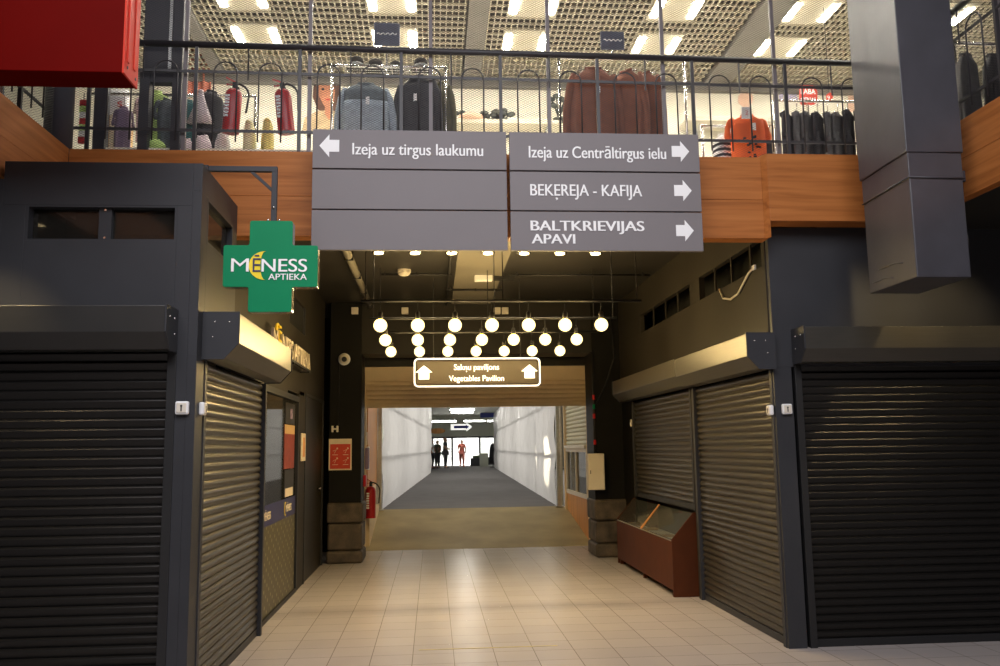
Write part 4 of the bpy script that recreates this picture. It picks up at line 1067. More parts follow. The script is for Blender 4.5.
# clothes on the wings
rack('chrome rack of dark coats behind the left wing railing', -4.3, -3.2, 6.4, 4.95)
for i in range(5):
    garment('dark_coat', ['leftmost', 'second', 'third', 'fourth', 'rightmost'][i] + ' dark coat on the rack behind the left wing railing', 'coat', (-4.15 + 0.2 * i, 6.4, 4.84), 0.3, 0.85, [M['char'], M['denim_dark'], M['mauve']][i % 3], 'long', 1.0, 0.12, tagc=False, group='dark coats behind the left wing railing', rail_dz=0.11)
rack('chrome rack of black coats behind the right wing railing', 4.35, 5.6, 6.5, 4.9)
for i in range(5):
    garment('dark_coat', ['leftmost', 'second', 'third', 'fourth', 'rightmost'][i] + ' black coat on the rack behind the right wing railing', 'coat', (4.45 + 0.24 * i, 6.5, 4.79), 0.3, 0.85, M['char'] if i % 2 else M['grey_cloth'], 'long', 0.8, 0.12, tagc=False, group='black coats behind the right wing railing', rail_dz=0.11)
# small ornaments on the shelf by the brown coats
def ornament(px, pyt, pyb, y, lab, kind):
    a = ony(px, pyb, y); h_ = ony(px, pyt, y).z - a.z
    t = thing('ornament' if kind == 'dark' else 'flower_pot', lab, 'ornament' if kind == 'dark' else 'pot', (a.x, y, a.z))
    if kind == 'pot':
        MB().lathe(a, [(0.15, 0), (0.19, h_ * .3), (0.17, h_ * .55), (0.15, h_ * .6)], 20).build('pot', M['pot'], t, smooth=True)
        z0 = h_ * .55
    else:
        MB().lathe(a, [(0.08, 0), (0.09, h_ * .1), (0.02, h_ * .2)], 16).build('foot', M['leafdark'], t, smooth=True); z0 = h_ * .15
    rnd = random.Random(int(px)); mb = MB()
    for k in range(9):
        an = rnd.uniform(0, 2 * PI); r_ = rnd.uniform(.05, .16); z1 = rnd.uniform(.5, 1.0) * h_
        tip = Vector((a.x + r_ * math.cos(an), y + r_ * .5 * math.sin(an), a.z + z1))
        mb.tube([(a.x, y, a.z + z0), ((a.x + tip.x) / 2, y, a.z + z0 + (z1 - z0) * .6), tip], [0.012, 0.01, 0.008], 6)
        mb.sphere(tip, 0.045, (1.2, .5, .8), 8, 6)
    mb.build('leaves', M['leafdark'], t, smooth=True)
ZS = 121.5
ornament(447, 109, ZS, 11.45, 'dark leafy ornament at the left end of the shop shelf', 'dark')
ornament(471, 113, ZS, 11.45, 'peach flower pot with dark sprigs on the shop shelf', 'pot')
ornament(491, 112, ZS, 11.45, 'dark leafy ornament right of the peach pot', 'dark')
ornament(504, 110, ZS, 11.45, 'taller dark leafy ornament right of the baluster beside the peach pot', 'dark')
ornament(559, 96, ZS, 11.45, 'tall dark flower ornament just left of the brown coats', 'dark')

# ------------------------------------------------------------------ fire extinguishers
def extinguisher(label, loc, h, r, tilt=0.0, rz=0.0, group=None, bracket=True):
    t = thing('fire_extinguisher', label, 'fire extinguisher', loc, group); ORG[t.name] = Vector((0, 0, 0)); t.rotation_euler = (0, tilt, rz)
    hb = h * 0.80
    MB().lathe((0, 0, 0), [(r * .96, 0), (r, 0.012), (r, hb * .84), (r * .93, hb * .91), (r * .7, hb * .97), (r * .3, hb)], 24).build('cylinder', M['ext_red'], t, smooth=True)
    MB().lathe((0, 0, 0), [(r * 1.015, 0), (r * 1.015, h * 0.05)], 24).build('skirt_ring', M['ext_red'], t)
    mb = MB(); mb.cyl((0, 0, hb * .97), (0, 0, h * .90), r * .26, 12); mb.box(-r * .2, r * .35, -r * .25, r * .25, h * .86, h * .92)
    mb.build('valve', M['black'], t)
    mb = MB(); mb.bar((r * .3, 0, h * .91), (-r * 1.05, 0, h * 1.0), 0.018, 0.010); mb.bar((r * .3, 0, h * .88), (-r * 0.95, 0, h * .875), 0.018, 0.008)
    mb.build('lever', M['ext_red'], t)
    pts = [(r * .3, 0, h * .89)]
    for i in range(1, 12):
        q = i / 11; pts.append((r * (.3 + 1.55 * math.sin(min(1, q * 1.5) * PI / 2) - 0.5 * max(0, q - .6)), -0.01, h * (.89 + .03 * math.sin(q * PI) - 0.52 * q ** 1.6)))
    MB().tube(pts, r * .13, 8).build('hose', M['black'], t, smooth=True)
    mb = MB()
    for i in range(7):
        mb.box(-r * .75 + 0, -r * .2, -r * 1.0, -r * .90, hb * (.30 + .075 * i), hb * (.30 + .075 * i) + hb * .05)
    mb.build('label_text', M['white'], t)
    if bracket:
        mb = MB(); mb.box(-0.02, 0.02, r * 0.9, r + 0.03, hb * .2, h * .9); mb.build('bracket', M['black'], t)
    return t
extinguisher('left red fire extinguisher hanging behind the railing mesh, tilted slightly right', (-1.635, 6.87, 4.17), 0.465, 0.068, 0.06, 0, 'fire extinguishers behind the railing')
extinguisher('right red fire extinguisher hanging behind the railing mesh, tilted slightly left', (-1.185, 6.87, 4.175), 0.465, 0.068, -0.11, 0, 'fire extinguishers behind the railing')
t = extinguisher('tall red fire extinguisher hanging beside the left jamb of the passage door', (-0.99, 13.98, 0.52), 0.62, 0.080, 0.0, 0.0)

# ------------------------------------------------------------------ under the gallery: ceiling fittings
def pipe(label, pts, r, m, name='conduit_pipe'):
    c = Vector(pts[0]); t = thing(name, label, 'pipe', c)
    MB().tube(pts, r, 10).build('pipe', m, t, smooth=True)
    mb = MB(); a = Vector(pts[0]); b = Vector(pts[-1]); n = max(2, int((b - a).length / 1.1)); d = (b - a).normalized()
    for i in range(n + 1):
        q = a + (b - a) * (0.05 + 0.9 * i / n); mb.bar(q - d * 0.012, q + d * 0.012, r * 2.2, r * 2.2); mb.bar(q, (q.x, q.y, 3.738), 0.012, 0.012, (0, 1, 0))
    mb.build('pipe_clip', M['black'], t)
st(MB().box(0.28, 0.86, 6.9, 12.6, 3.715, 3.74).build('trim_11', M['soffit_light']))
pipe('wide pale pipe running back along the left side of the corridor ceiling', [(-0.90, 6.9, 3.68), (-0.91, 12.6, 3.68)], 0.045, M['soffit_light'])
pipe('thin dark conduit across the corridor ceiling left of the pale panel', [(-0.62, 10.35, 3.705), (0.24, 10.35, 3.705)], 0.014, M['black'])
pipe('thin dark conduit across the corridor ceiling right of the pale panel', [(0.95, 10.35, 3.70), (2.7, 10.35, 3.70)], 0.014, M['black'])
pipe('thin dark conduit crossing the pale ceiling panel', [(0.20, 11.35, 3.695), (0.95, 11.35, 3.695)], 0.012, M['black'])
pipe('dark conduit running back beside the pale ceiling panel', [(0.20, 6.9, 3.69), (0.20, 12.5, 3.69)], 0.016, M['black'])
t = thing('smoke_detector', 'round white smoke detector on the corridor ceiling', 'smoke detector', (-0.34, 10.25, 3.74))
MB().lathe((-0.34, 10.25, 3.69), [(0.03, -0.025), (0.05, -0.018), (0.075, 0.0), (0.08, 0.02)], 22).build('housing', M['off_white'], t, smooth=True)
MB().lathe((-0.34, 10.25, 3.71), [(0.085, 0), (0.085, 0.03)], 22).build('base_plate', M['off_white'], t)
t = thing('sensor_box', 'small white box on the pale ceiling panel', 'box', (0.62, 10.45, 3.715))
MB().box(0.52, 0.74, 10.40, 10.50, 3.64, 3.713).build('case', M['white'], t, bevel=0.008)
mb = MB(); mb.box(0.76, 1.02, 10.42, 10.44, 3.66, 3.70); mb.box(0.76, 1.02, 10.50, 10.52, 3.66, 3.70); mb.build('mounting_bar', M['black'], t)
ordn = ['first', 'second', 'third', 'fourth', 'fifth', 'sixth', 'seventh']
for i in range(7):
    x = -0.575 + 0.392 * i
    t = thing('downlight', '%s warm downlight from the left along the lower edge of the big hanging sign' % ordn[i], 'downlight', (x, 9.08, 3.74), 'downlights in the corridor ceiling')
    MB().lathe((x, 9.08, 3.715), [(0.050, -0.032), (0.072, -0.032), (0.076, -0.02), (0.076, 0.024)], 20).build('trim_ring', M['chrome'], t, smooth=True)
    MB().lathe((x, 9.08, 3.672), [(0.02, -0.008), (0.052, 0.0), (0.052, 0.014)], 18).build('lamp_face', M['downlight'], t)
    spot('downlight_beam', (x, 9.08, 3.655), (x, 9.08, 0), 42, (1.0, 0.78, 0.44), 110, 0.8, 0.04)

BULB_W = 25.0
# rods with hanging bulbs
rown = ['front', 'middle', 'rear']
for r_, (y, n, zz, x0, p) in enumerate(((7.95, 7, 2.735, -0.482, 0.3455), (9.05, 7, 2.735, -0.495, 0.339), (10.15, 7, 2.735, -0.49, 0.335))):
    t = thing('lamp_rod', '%s black rod carrying a row of globe bulbs' % rown[r_], 'rod', (0.6, y, 2.97), 'rods of the globe bulbs')
    MB().tube([(-0.66, y, 2.965), (1.98, y, 2.965)], 0.013, 10).build('rod', M['rodm'] if 'rodm' in M else M['black'], t, smooth=True)
    for x in (-0.62, 0.66, 1.94): MB().tube([(x, y, 2.965), (x, y, 3.74)], 0.005, 6).build('suspension_rod', M['black'], t)
    for i in range(n):
        x = x0 + p * i; c = Vector((x, y, zz))
        w = thing('globe_bulb', '%s glowing globe bulb from the left in the %s row' % (ordn[i], rown[r_]), 'bulb', (x, y, zz - 0.064), '%s row of globe bulbs' % rown[r_])
        MB().sphere(c, 0.063, u=22, v=14).build('globe', M['bulb'], w, smooth=True)
        mb = MB()
        for q in range(5): mb.cyl(c + Vector((0.020 * math.cos(q * 1.257), 0.020 * math.sin(q * 1.257), -0.03)), c + Vector((0.012 * math.cos(q * 1.257), 0.012 * math.sin(q * 1.257), 0.035)), 0.004, 6)
        mb.cyl(c + Vector((0, 0, -0.012)), c + Vector((0, 0, 0.055)), 0.008, 8); mb.tube([c + Vector((0.020 * math.cos(q * .6283), 0.020 * math.sin(q * .6283), -0.03)) for q in range(10)], 0.004, 6, closed=True)
        mb.build('filament', M['filament'], w)
        pl = bpy.data.lights.new('bulb_light', 'POINT'); pl.energy = BULB_W; pl.color = (1.0, 0.76, 0.38); pl.shadow_soft_size = 0.05
        po = bpy.data.objects.new('bulb_light', pl); COL.objects.link(po); po.location = c + Vector((0, 0, -0.005))
        MB().lathe(c, [(0.020, 0.055), (0.024, 0.07), (0.024, 0.115), (0.012, 0.13)], 14).build('socket', M['black'], w, smooth=True)
        MB().lathe(c, [(0.022, 0.052), (0.022, 0.062)], 14).build('brass_neck', M['yellow'], w)
        MB().tube([c + Vector((0, 0, 0.125)), c + Vector((0, 0, 0.235))], 0.004, 6).build('cord', M['black'], w)

# hanging vegetables pavilion sign
yv = 10.75
a = ony(413.5, 358, yv); b = ony(541, 386.5, yv); x0, x1, z0, z1 = a.x, b.x, b.z, a.z
t = thing('hanging_sign', 'hanging brown sign reading Saknu paviljons and Vegetables Pavilion, under the bulbs', 'sign', ((x0 + x1) / 2, yv, z0))
bd = MB().box(x0 + .02, x1 - .02, yv, yv + 0.06, z0 + .02, z1 - .02).build('sign_board', M['sign_brown'], t, bevel=0.03, seg=4)
def rrect(x0, x1, z0, z1, r, y, n=5):
    pts = []
    for cx_, cz_, a0 in ((x1 - r, z1 - r, 0), (x0 + r, z1 - r, 90), (x0 + r, z0 + r, 180), (x1 - r, z0 + r, 270)):
        for i in range(n + 1):
            q = math.radians(a0 + 90 * i / n); pts.append((cx_ + r * math.cos(q), y, cz_ + r * math.sin(q)))
    return pts
MB().tube(rrect(x0 + .012, x1 - .012, z0 + .012, z1 - .012, 0.05, yv), 0.011, 8, closed=True).build('border', M['backlit'], t, smooth=True)
p_ = ony(454, 370, yv - 0.004); q_ = ony(499, 370, yv - 0.004); text('lettering', 'Saknu paviljons', M['backlit'], bd, p_, q_.x - p_.x, 0.073, FRONT, 0.004, 0.012)
p_ = ony(466.0, 371.6, yv - 0.004); text('lettering', ',', M['backlit'], bd, p_, 0.014, 0.05, FRONT, 0.004)
p_ = ony(449, 381.3, yv - 0.004); q_ = ony(504, 381.3, yv - 0.004); text('lettering', 'Vegetables Pavilion', M['backlit'], bd, p_, q_.x - p_.x, 0.073, FRONT, 0.004, 0.012)
for px in (424, 529.5):
    p_ = ony(px, 372.5 if px < 500 else 371.3, yv); arrow('arrow', bd, p_.x, p_.z, 0.21, 0.175, 'u', yv - 0.006, M['backlit'])
for x in (x0 + .25, x1 - .25): MB().tube([(x, yv + 0.03, z1 - 0.02), (x, yv + 0.03, 3.74)], 0.006, 6).build('suspension_rod', M['black'], t)

# fittings on the dark back wall
def ball_cam():
    c = ony(344, 359, 12.58)
    t = thing('security_camera', 'white dome security camera high on the dark pillar left of the passage', 'camera', (c.x, 12.62, c.z))
    MB().lathe((c.x, 12.56, c.z), [(0.05, 0.02), (0.085, 0.03), (0.09, 0.06)], 20, 'y').build('mount', M['white'], t, smooth=True)
    MB().sphere((c.x, 12.545, c.z), 0.07, u=18, v=12).build('ball', M['off_white'], t, smooth=True)
    MB().lathe((c.x + 0.012, 12.475, c.z - 0.012), [(0.02, -0.004), (0.035, 0.0), (0.04, 0.02)], 16, 'y').build('lens', M['black'], t, smooth=True)
    MB().tube([(c.x - 0.07, 12.612, c.z - 0.06), (c.x - 0.07, 12.612, 1.95)], 0.010, 6).build('cable', M['black'], t)
ball_cam()
t = thing('wall_socket', 'small grey twin socket above the red notice', 'socket', tuple(ony(335, 433, 12.62)))
c = ony(335, 429, 12.615); mb = MB()
for s in (-1, 1): mb.box(c.x + s * .035 - .014, c.x + s * .035 + .014, 12.59, 12.619, c.z - .045, c.z + .045)
mb.box(c.x - .03, c.x + .03, 12.60, 12.619, c.z - .012, c.z + .012); mb.build('socket_body', M['off_white'], t, bevel=0.004)
t = thing('red_notice', 'red notice poster with pale pictograms on the dark pillar left of the passage', 'poster', tuple(ony(340, 470, 12.61)))
a = ony(329, 439, 12.61); b = ony(351.5, 470, 12.61)
MB().box(a.x, b.x, 12.606, 12.619, b.z, a.z).build('border_sheet', M['paper'], t)
rd = MB().box(a.x + .018, b.x - .018, 12.603, 12.607, b.z + .02, a.z - .075).build('red_field', M['poster_red'], t)
mb = MB()
for i in range(2):
    for j in range(2):
        cx_ = a.x + .09 + .15 * i; cz_ = b.z + .13 + .14 * j
        mb = MB(); mb.bar((cx_ - .035, 12.602, cz_), (cx_ + .03, 12.602, cz_ + .03), .012, .004); mb.bar((cx_ - .01, 12.602, cz_ - .03), (cx_ + .015, 12.602, cz_ + .02), .012, .004)
        mb.sphere((cx_ + .03, 12.602, cz_ + .04), .012, (1, .3, 1), 8, 6); mb.box(cx_ - .04, cx_ + .04, 12.601, 12.604, cz_ - .055, cz_ - .048); mb.build('pictogram', M['paper'], rd)

t = thing('framed_notice', 'narrow pale framed notice on the left corridor wall beside the dark door', 'notice', (-1.57, 10.62, 1.48))
MB().box(-1.568, -1.552, 10.46, 10.76, 1.47, 1.80).build('frame', M['paper'], t, bevel=0.003)
MB().box(-1.553, -1.549, 10.53, 10.69, 1.52, 1.75).build('sheet', M['orange_panel'], t)
# posters behind the pharmacy window
def win_poster(name, lab, y0, y1, z0, z1, m):
    t = thing(name, lab, 'poster', (-1.59, (y0 + y1) / 2, z0)); MB().box(-1.5935, -1.588, y0, y1, z0, z1).build('sheet', m, t); return t
t = win_poster('window_poster', 'red notice on the pharmacy window', 9.45, 10.12, 1.40, 1.88, mat('dimmed red print', (0.20, 0.028, 0.014), 0.6, noise=0.25, nscale=14))  # red darkened to paint in the dimness of a sheet behind glass
MB().box(-1.588, -1.5865, 9.45, 10.12, 1.78, 1.88).build('header', M['card'], t)
t = win_poster('window_poster', 'dark advert above the red notice on the pharmacy window', 9.5, 10.12, 1.89, 2.12, M['wall_dark'])
MB().box(-1.588, -1.5865, 9.8, 9.95, 1.95, 2.06).build('printed_figure', M['mauve'], t)
t = win_poster('window_poster', 'dark advert with a pale base below the red notice on the pharmacy window', 9.5, 10.1, 1.10, 1.39, M['wall_dark'])
MB().box(-1.588, -1.5865, 9.55, 10.05, 1.10, 1.19).build('footer', M['paper'], t)

# junction boxes on the beam
for px, lab in ((405, 'pale junction box high on the back wall behind the left bulbs'), (497, 'left one of the two pale junction boxes behind the middle bulbs'), (505, 'right one of the two pale junction boxes behind the middle bulbs'), (355, 'pale junction box at the left end of the back wall')):
    c = ony(px, 311, 12.6); t = thing('junction_box', lab, 'junction box', (c.x, 12.6, c.z - .05), 'junction boxes')
    MB().box(c.x - .05, c.x + .05, 12.55, 12.615, c.z - .05, c.z + .05).build('box', M['off_white'], t, bevel=0.008)
    MB().box(c.x - .035, c.x + .035, 12.545, 12.551, c.z - .035, c.z + .035).build('lid', M['off_white'], t, bevel=0.002)
# white electrical box at the right pillar
t = thing('electrical_box', 'cream electrical box on the right pillar beside the passage door', 'box', (2.36, 12.5, 0.96))
MB().box(2.235, 2.475, 12.44, 12.619, 0.97, 1.49).build('case', M['off_white'], t, bevel=0.01)
MB().box(2.25, 2.46, 12.432, 12.441, 0.985, 1.475).build('door', M['off_white'], t, bevel=0.003)
MB().box(2.262, 2.272, 12.425, 12.433, 1.2, 1.25).build('latch', M['black'], t)
t = thing('cable_bundle', 'dark cables with red and green tags running down beside the right jamb', 'cable', (2.37, 12.58, 0))
MB().tube([(2.375, 12.595, 3.0), (2.365, 12.595, 2.4), (2.375, 12.595, 1.9), (2.365, 12.595, 1.5)], 0.016, 8).build('cable', M['black'], t, smooth=True)
MB().tube([(2.66, 12.605, 3.6), (2.70, 12.605, 2.9), (2.56, 12.605, 2.5), (2.40, 12.605, 2.2)], 0.012, 8).build('cable', M['black'], t, smooth=True)
for z, m in ((2.28, 'ext_red'), (2.14, 'green'), (2.0, 'ext_red'), (1.62, 'ext_red')): MB().cyl((2.37, 12.59, z), (2.37, 12.59, z + .07), 0.022, 10).build('tag', M[m], t)
t = thing('light_switch', 'tiny pale switch on the dark wall left of the half closed shutter', 'switch', tuple(onx(624, 424, 2.75)))
c = onx(624, 424, 2.77); MB().box(2.765, 2.80, 11.91, 11.99, c.z - .05, c.z + .05).build('plate', M['off_white'], t, bevel=0.005)
MB().box(2.758, 2.766, 11.93, 11.97, c.z - .02, c.z + .02).build('rocker', M['white'], t)
# things on the left pillar side
t = thing('hanging_pouch', 'dark pouch with white papers hanging on the left pillar inside the passage door', 'pouch', (-1.02, 13.4, 1.2))
MB().box(-1.03, -0.985, 13.3, 13.6, 1.30, 1.62).build('pouch', M['mauve'], t, bevel=0.01)
MB().box(-1.03, -0.998, 13.65, 13.8, 1.28, 1.64).build('paper_sheet', M['white'], t)
MB().box(-1.03, -1.01, 13.35, 13.5, 1.66, 1.86).build('card', M['paper'], t)
MB().box(-1.03, -0.99, 13.0, 13.2, 1.05, 1.22).build('red_box', M['ext_red'], t, bevel=0.008)
# loose cable under the right vents
t = thing('loose_cable', 'pale cable looping below the vents high on the right kiosk wall', 'cable', (2.77, 7.6, 2.93))
MB().tube([(2.775, 8.02, 3.09), (2.765, 7.9, 2.98), (2.765, 7.7, 2.935), (2.765, 7.5, 2.95), (2.765, 7.35, 3.02), (2.765, 7.22, 3.08), (2.775, 7.12, 3.11)], 0.010, 8).build('cable', M['off_white'], t, smooth=True)
MB().box(2.765, 2.782, 7.08, 7.14, 3.09, 3.13).build('cable_clip', M['white'], t)

# display case under the half closed shutter
t = thing('display_case', 'red brown display case with a sloping glass top under the half closed shutter', 'display case', (2.66, 10.6, 0))
y0, y1 = 9.20, 11.98; xf, xb = 2.53, 2.775
mb = MB(); mb.box(xf, xf + .02, y0 + .02, y1 - .02, 0.07, 0.58)
mb.build('front_panel', M['brown_case'], t)
for a, b in ((y0, y0 + .02), (y1 - .02, y1)):
    MB().prism([(xf, a, 0.005), (xb + .35, a, 0.005), (xb + .35, a, 0.90), (xb, a, 0.875), (xf, a, 0.60)], (0, b - a, 0)).build('side_panel', M['brown_case'], t)
for y in (y0 + .06, (y0 + y1) / 2, y1 - .1): MB().box(xf + .02, xf + .09, y, y + .05, 0.0, 0.07).build('foot', M['brown_case'], t)
MB().box(xf + .02, xb + .35, y0 + .02, y1 - .02, 0.07, 0.09).build('bottom_panel', M['brown_case'], t)
MB().box(xf + .02, xb + .35, y0 + .02, y1 - .02, 0.44, 0.455).build('shelf', M['off_white'], t)
MB().box(xb + .33, xb + .35, y0 + .02, y1 - .02, 0.09, 0.90).build('back_panel', M['wall_dark'], t)
for a, b in ((y0 + .02, 10.55), (10.60, y1 - .02)):
    MB().prism([(xf + .01, a, 0.585), (xb - .005, a, 0.865), (xb - .008, a, 0.871), (xf + .007, a, 0.591)], (0, b - a, 0)).build('glass_lid', M['glass_clear'], t)
MB().prism([(xf, 10.55, 0.585), (xb, 10.55, 0.868), (xb - .006, 10.55, 0.88), (xf - .006, 10.55, 0.597)], (0, 0.05, 0)).build('lid_bar', M['orange_panel'], t)
mb = MB(); mb.bar((xf + .006, y0 + .02, 0.588), (xf + .006, y1 - .02, 0.588), .016, .016); mb.build('chrome_edge', M['chrome'], t)
random.seed(5)
for i in range(9):
    y = 9.5 + .27 * i; h_ = random.uniform(.05, .11)
    o = MB().box(2.63, 2.82, y, y + .16, .456, .456 + h_).build('sales_carton', [M['paper'], M['off_white'], M['card']][i % 3], None, bevel=.004, base=True)
    tag(o, '%s small carton from the near end behind the glass of the display case' % (['first', 'second', 'third', 'fourth', 'fifth', 'sixth', 'seventh', 'eighth', 'ninth'][i]), 'carton', 'cartons in the display case')

# yellow tape line on the floor
p_ = ony(418, 632, 7.2); 
o = MB().box(-0.12, 1.0, 7.18, 7.20, 0.0005, 0.002).build('floor_tape', mat('worn yellow tape', (0.52, 0.42, 0.20), 0.6, noise=0.2), None)
tag(o, 'faint yellow tape line across the tiled floor in the foreground', 'tape')

# ------------------------------------------------------------------ passage door with rolled white shutter
d = thing('door_2', None, None, (0.7, 14.1, 0)); st(d)
yd = 14.12
MB().box(-1.15, 2.55, yd, yd + .25, 2.70, 2.93).build('shutter_box', M['beige'], d, bevel=.006)
for a, b in ((-1.15, -1.075), (2.53, 2.60)): MB().box(a, b, yd - .02, yd + .08, 0, 2.72).build('door_jamb', M['beige'], d, bevel=.004)
pr = curtain_profile(2.33, 2.70, 0.075); mb = MB()
A = [mb.bm.verts.new((-1.075, yd + .05 - o * .8, z)) for o, z in pr]; B = [mb.bm.verts.new((2.53, yd + .05 - o * .8, z)) for o, z in pr]
for i in range(len(pr) - 1): mb.face([A[i], B[i], B[i + 1], A[i + 1]])
cu = mb.build('curtain', M['beige'], d); cu.modifiers.new('s', 'SOLIDIFY').thickness = .004
MB().box(-1.075, 2.53, yd + .02, yd + .07, 2.262, 2.33).build('bottom_bar', M['beige'], d, bevel=.004)
# passage side panels, posts, stall
t = thing('pine_panel', 'orange pine panel inside the passage at left behind the fire extinguisher', 'panel', (-1.07, 15.4, 0))
MB().box(-1.12, -1.07, 14.4, 16.75, 0.95, 3.0).build('boards', M['orange_panel'], t, bevel=.004)
MB().box(-1.12, -1.08, 14.4, 16.75, 0.0, 0.95).build('lower_panel', M['beige'], t)
MB().box(-1.11, -1.03, 14.35, 16.8, 0.0, 0.56).build('kerb', M['beige'], t, bevel=.005)
def sheet_wall(name, xa, ya, xb, yb, seed, sgn):
    """sheeting with folds, hung on a frame: three tiers of panels"""
    L = math.hypot(xb - xa, yb - ya); ux, uy = (xb - xa) / L, (yb - ya) / L; nx, ny = -uy, ux
    mb = MB(); n = int(L / 0.10); rnd = random.Random(seed); rows = []
    ph = [rnd.uniform(0, 6) for _ in range(4)]
    for j in range(19):
        z = .42 + 3.1 * j / 18; row = []
        for i in range(n + 1):
            s = L * i / n
            bulge = .05 * abs(math.sin(PI * (z - .42) / 1.03)) * (0.6 + .4 * math.sin(s * 1.3 + ph[0]))
            f = min(1, (z - .40) / .5) * .030 * math.sin(s * 5.1 + ph[1] + .4 * math.sin(z * 2 + s)) + min(1, (z - .40) / .5) * .018 * math.sin(s * 11.3 + ph[2] + .6 * z) + .012 * min(1, (z - .4) / .5) * math.sin(z * 7 + s * 2.1 + ph[3])
            o = sgn * (bulge + f)
            row.append(Vector((xa + ux * s + nx * o, ya + uy * s + ny * o, z)))
        rows.append(row)
    mb.loft(rows, close=False); o = mb.build(name, M['sheet'], None, smooth=True); st(o)
    k = 0; mb = MB(); s = 0
    while s < L:
        x, y = xa + ux * s - nx * .1 * sgn, ya + uy * s - ny * .1 * sgn; mb.box(x - .03, x + .03, y - .03, y + .03, .42, 3.55); s += 2.4
    for z in (1.45, 2.48, 3.52): mb.bar((xa - nx * .1 * sgn, ya - ny * .1 * sgn, z), (xb - nx * .1 * sgn, yb - ny * .1 * sgn, z), .05, .05)
    f = mb.build('sheeting_frame', M['steel'], o); return o
sheet_wall('wall_passage_left', -0.98, 17.05, -0.12, 41.0, 1, -1)
sheet_wall('wall_passage_right', 2.42, 17.05, 3.50, 49.3, 2, 1)
st(MB().box(-2.0, 5.2, 14.3, 49.4, 3.56, 3.66).build('ceiling_passage', M['hall']))
for xx, lab in ((-1.02, 'galvanised post at the near end of the left white sheeting'), (2.44, 'galvanised post at the near end of the right white sheeting')):
    t = thing('steel_post', lab, 'post', (xx, 16.85, .44)); MB().box(xx - .04, xx + .04, 16.80, 16.90, .44, 3.56).build('shaft', M['steel'], t, bevel=.006)
    MB().box(xx - .08, xx + .08, 16.76, 16.94, .44, .46).build('foot_plate', M['steel'], t)
t = thing('market_stall', 'stall with a pale ribbed shutter and low glass front inside the passage at right', 'stall', (2.62, 15.5, 0))
xs_ = 2.58; pr = curtain_profile(1.62, 2.95, .075); mb = MB()
A = [mb.bm.verts.new((xs_ - o * 1.2 + .01, 14.35, z)) for o, z in pr]; B = [mb.bm.verts.new((xs_ - o * 1.2 + .01, 16.6, z)) for o, z in pr]
for i in range(len(pr) - 1): mb.face([A[i], B[i], B[i + 1], A[i + 1]])
cu = mb.build('shutter_curtain', mat('pale green white slats', (0.62, 0.60, 0.45), .45, noise=.04), t); cu.modifiers.new('s', 'SOLIDIFY').thickness = .004
MB().box(xs_ - .06, xs_ + .04, 14.35, 16.6, 1.56, 1.62).build('counter_ledge', M['off_white'], t, bevel=.006)
mb = MB()
for a, b, c_, e_ in ((14.35, 16.6, 1.50, 1.56), (14.35, 16.6, .72, .79)): mb.box(xs_ - .03, xs_ + .03, a, b, c_, e_)
for y in (14.35, 15.45, 16.54): mb.box(xs_ - .03, xs_ + .03, y, y + .06, .79, 1.50)
mb.build('window_frame', M['off_white'], t)
for a, b in ((14.41, 15.45), (15.51, 16.54)): MB().box(xs_, xs_ + .008, a, b, .79, 1.50).build('pane', M['glass_shop'], t)
MB().box(xs_ - .01, xs_ + .03, 14.3, 16.65, 0, .72).build('base_panel', M['orange_panel'], t)
MB().box(xs_ - .05, xs_ + .03, 16.62, 16.72, .40, 3.0).build('corner_post', M['yellow'] if False else M['beige'], t)
MB().box(xs_ + .4, xs_ + .45, 14.3, 16.7, 0, 3.0).build('inner_wall', M['wall_dark'], t)

# ------------------------------------------------------------------ far hall
st(MB().box(-7, -0.2, 41.2, 41.35, .45, 3.9).build('wall_hall_left_return', M['hall']))
st(MB().box(3.62, 10, 49.35, 49.5, .45, 3.9).build('wall_hall_right_return', M['hall']))
st(MB().box(-1.5, -1.3, 41.35, 58, .45, 4.1).build('wall_hall_left', M['hall']))
st(MB().box(5.0, 5.2, 49.5, 58, .45, 4.1).build('wall_hall_right', M['hall']))
st(MB().box(-1.5, 6, 49.4, 58.2, 3.75, 3.9).build('ceiling_hall', M['hall']))
mb = MB(); mb.box(-1.5, 5.2, 57.9, 58.1, 2.35, 3.75); mb.box(-1.5, -.1, 57.9, 58.1, .45, 2.35); mb.box(4.55, 5.2, 57.9, 58.1, .45, 2.35)
st(mb.build('wall_hall_end', M['hall']))
st(MB().box(-10, 16, 79.8, 80, .3, 9).build('wall_outdoors', M['white']))
w = thing('window_5', None, None, (2.2, 58, .45)); st(w)
mb = MB()
for x in (-.1, 1.22, 3.05, 4.5): mb.box(x, x + .13, 57.92, 58.06, .45, 2.35)
mb.box(-.1, 4.57, 57.92, 58.06, 2.24, 2.35)
mb.box(3.12, 4.5, 57.92, 58.06, .45, .95); mb.build('window_frame', M['anthracite'], w)
for a, b in ((-.03, 1.22), (3.12, 4.5)): MB().box(a, b, 57.98, 57.99, .5, 2.24).build('pane', M['glass_clear'], w)
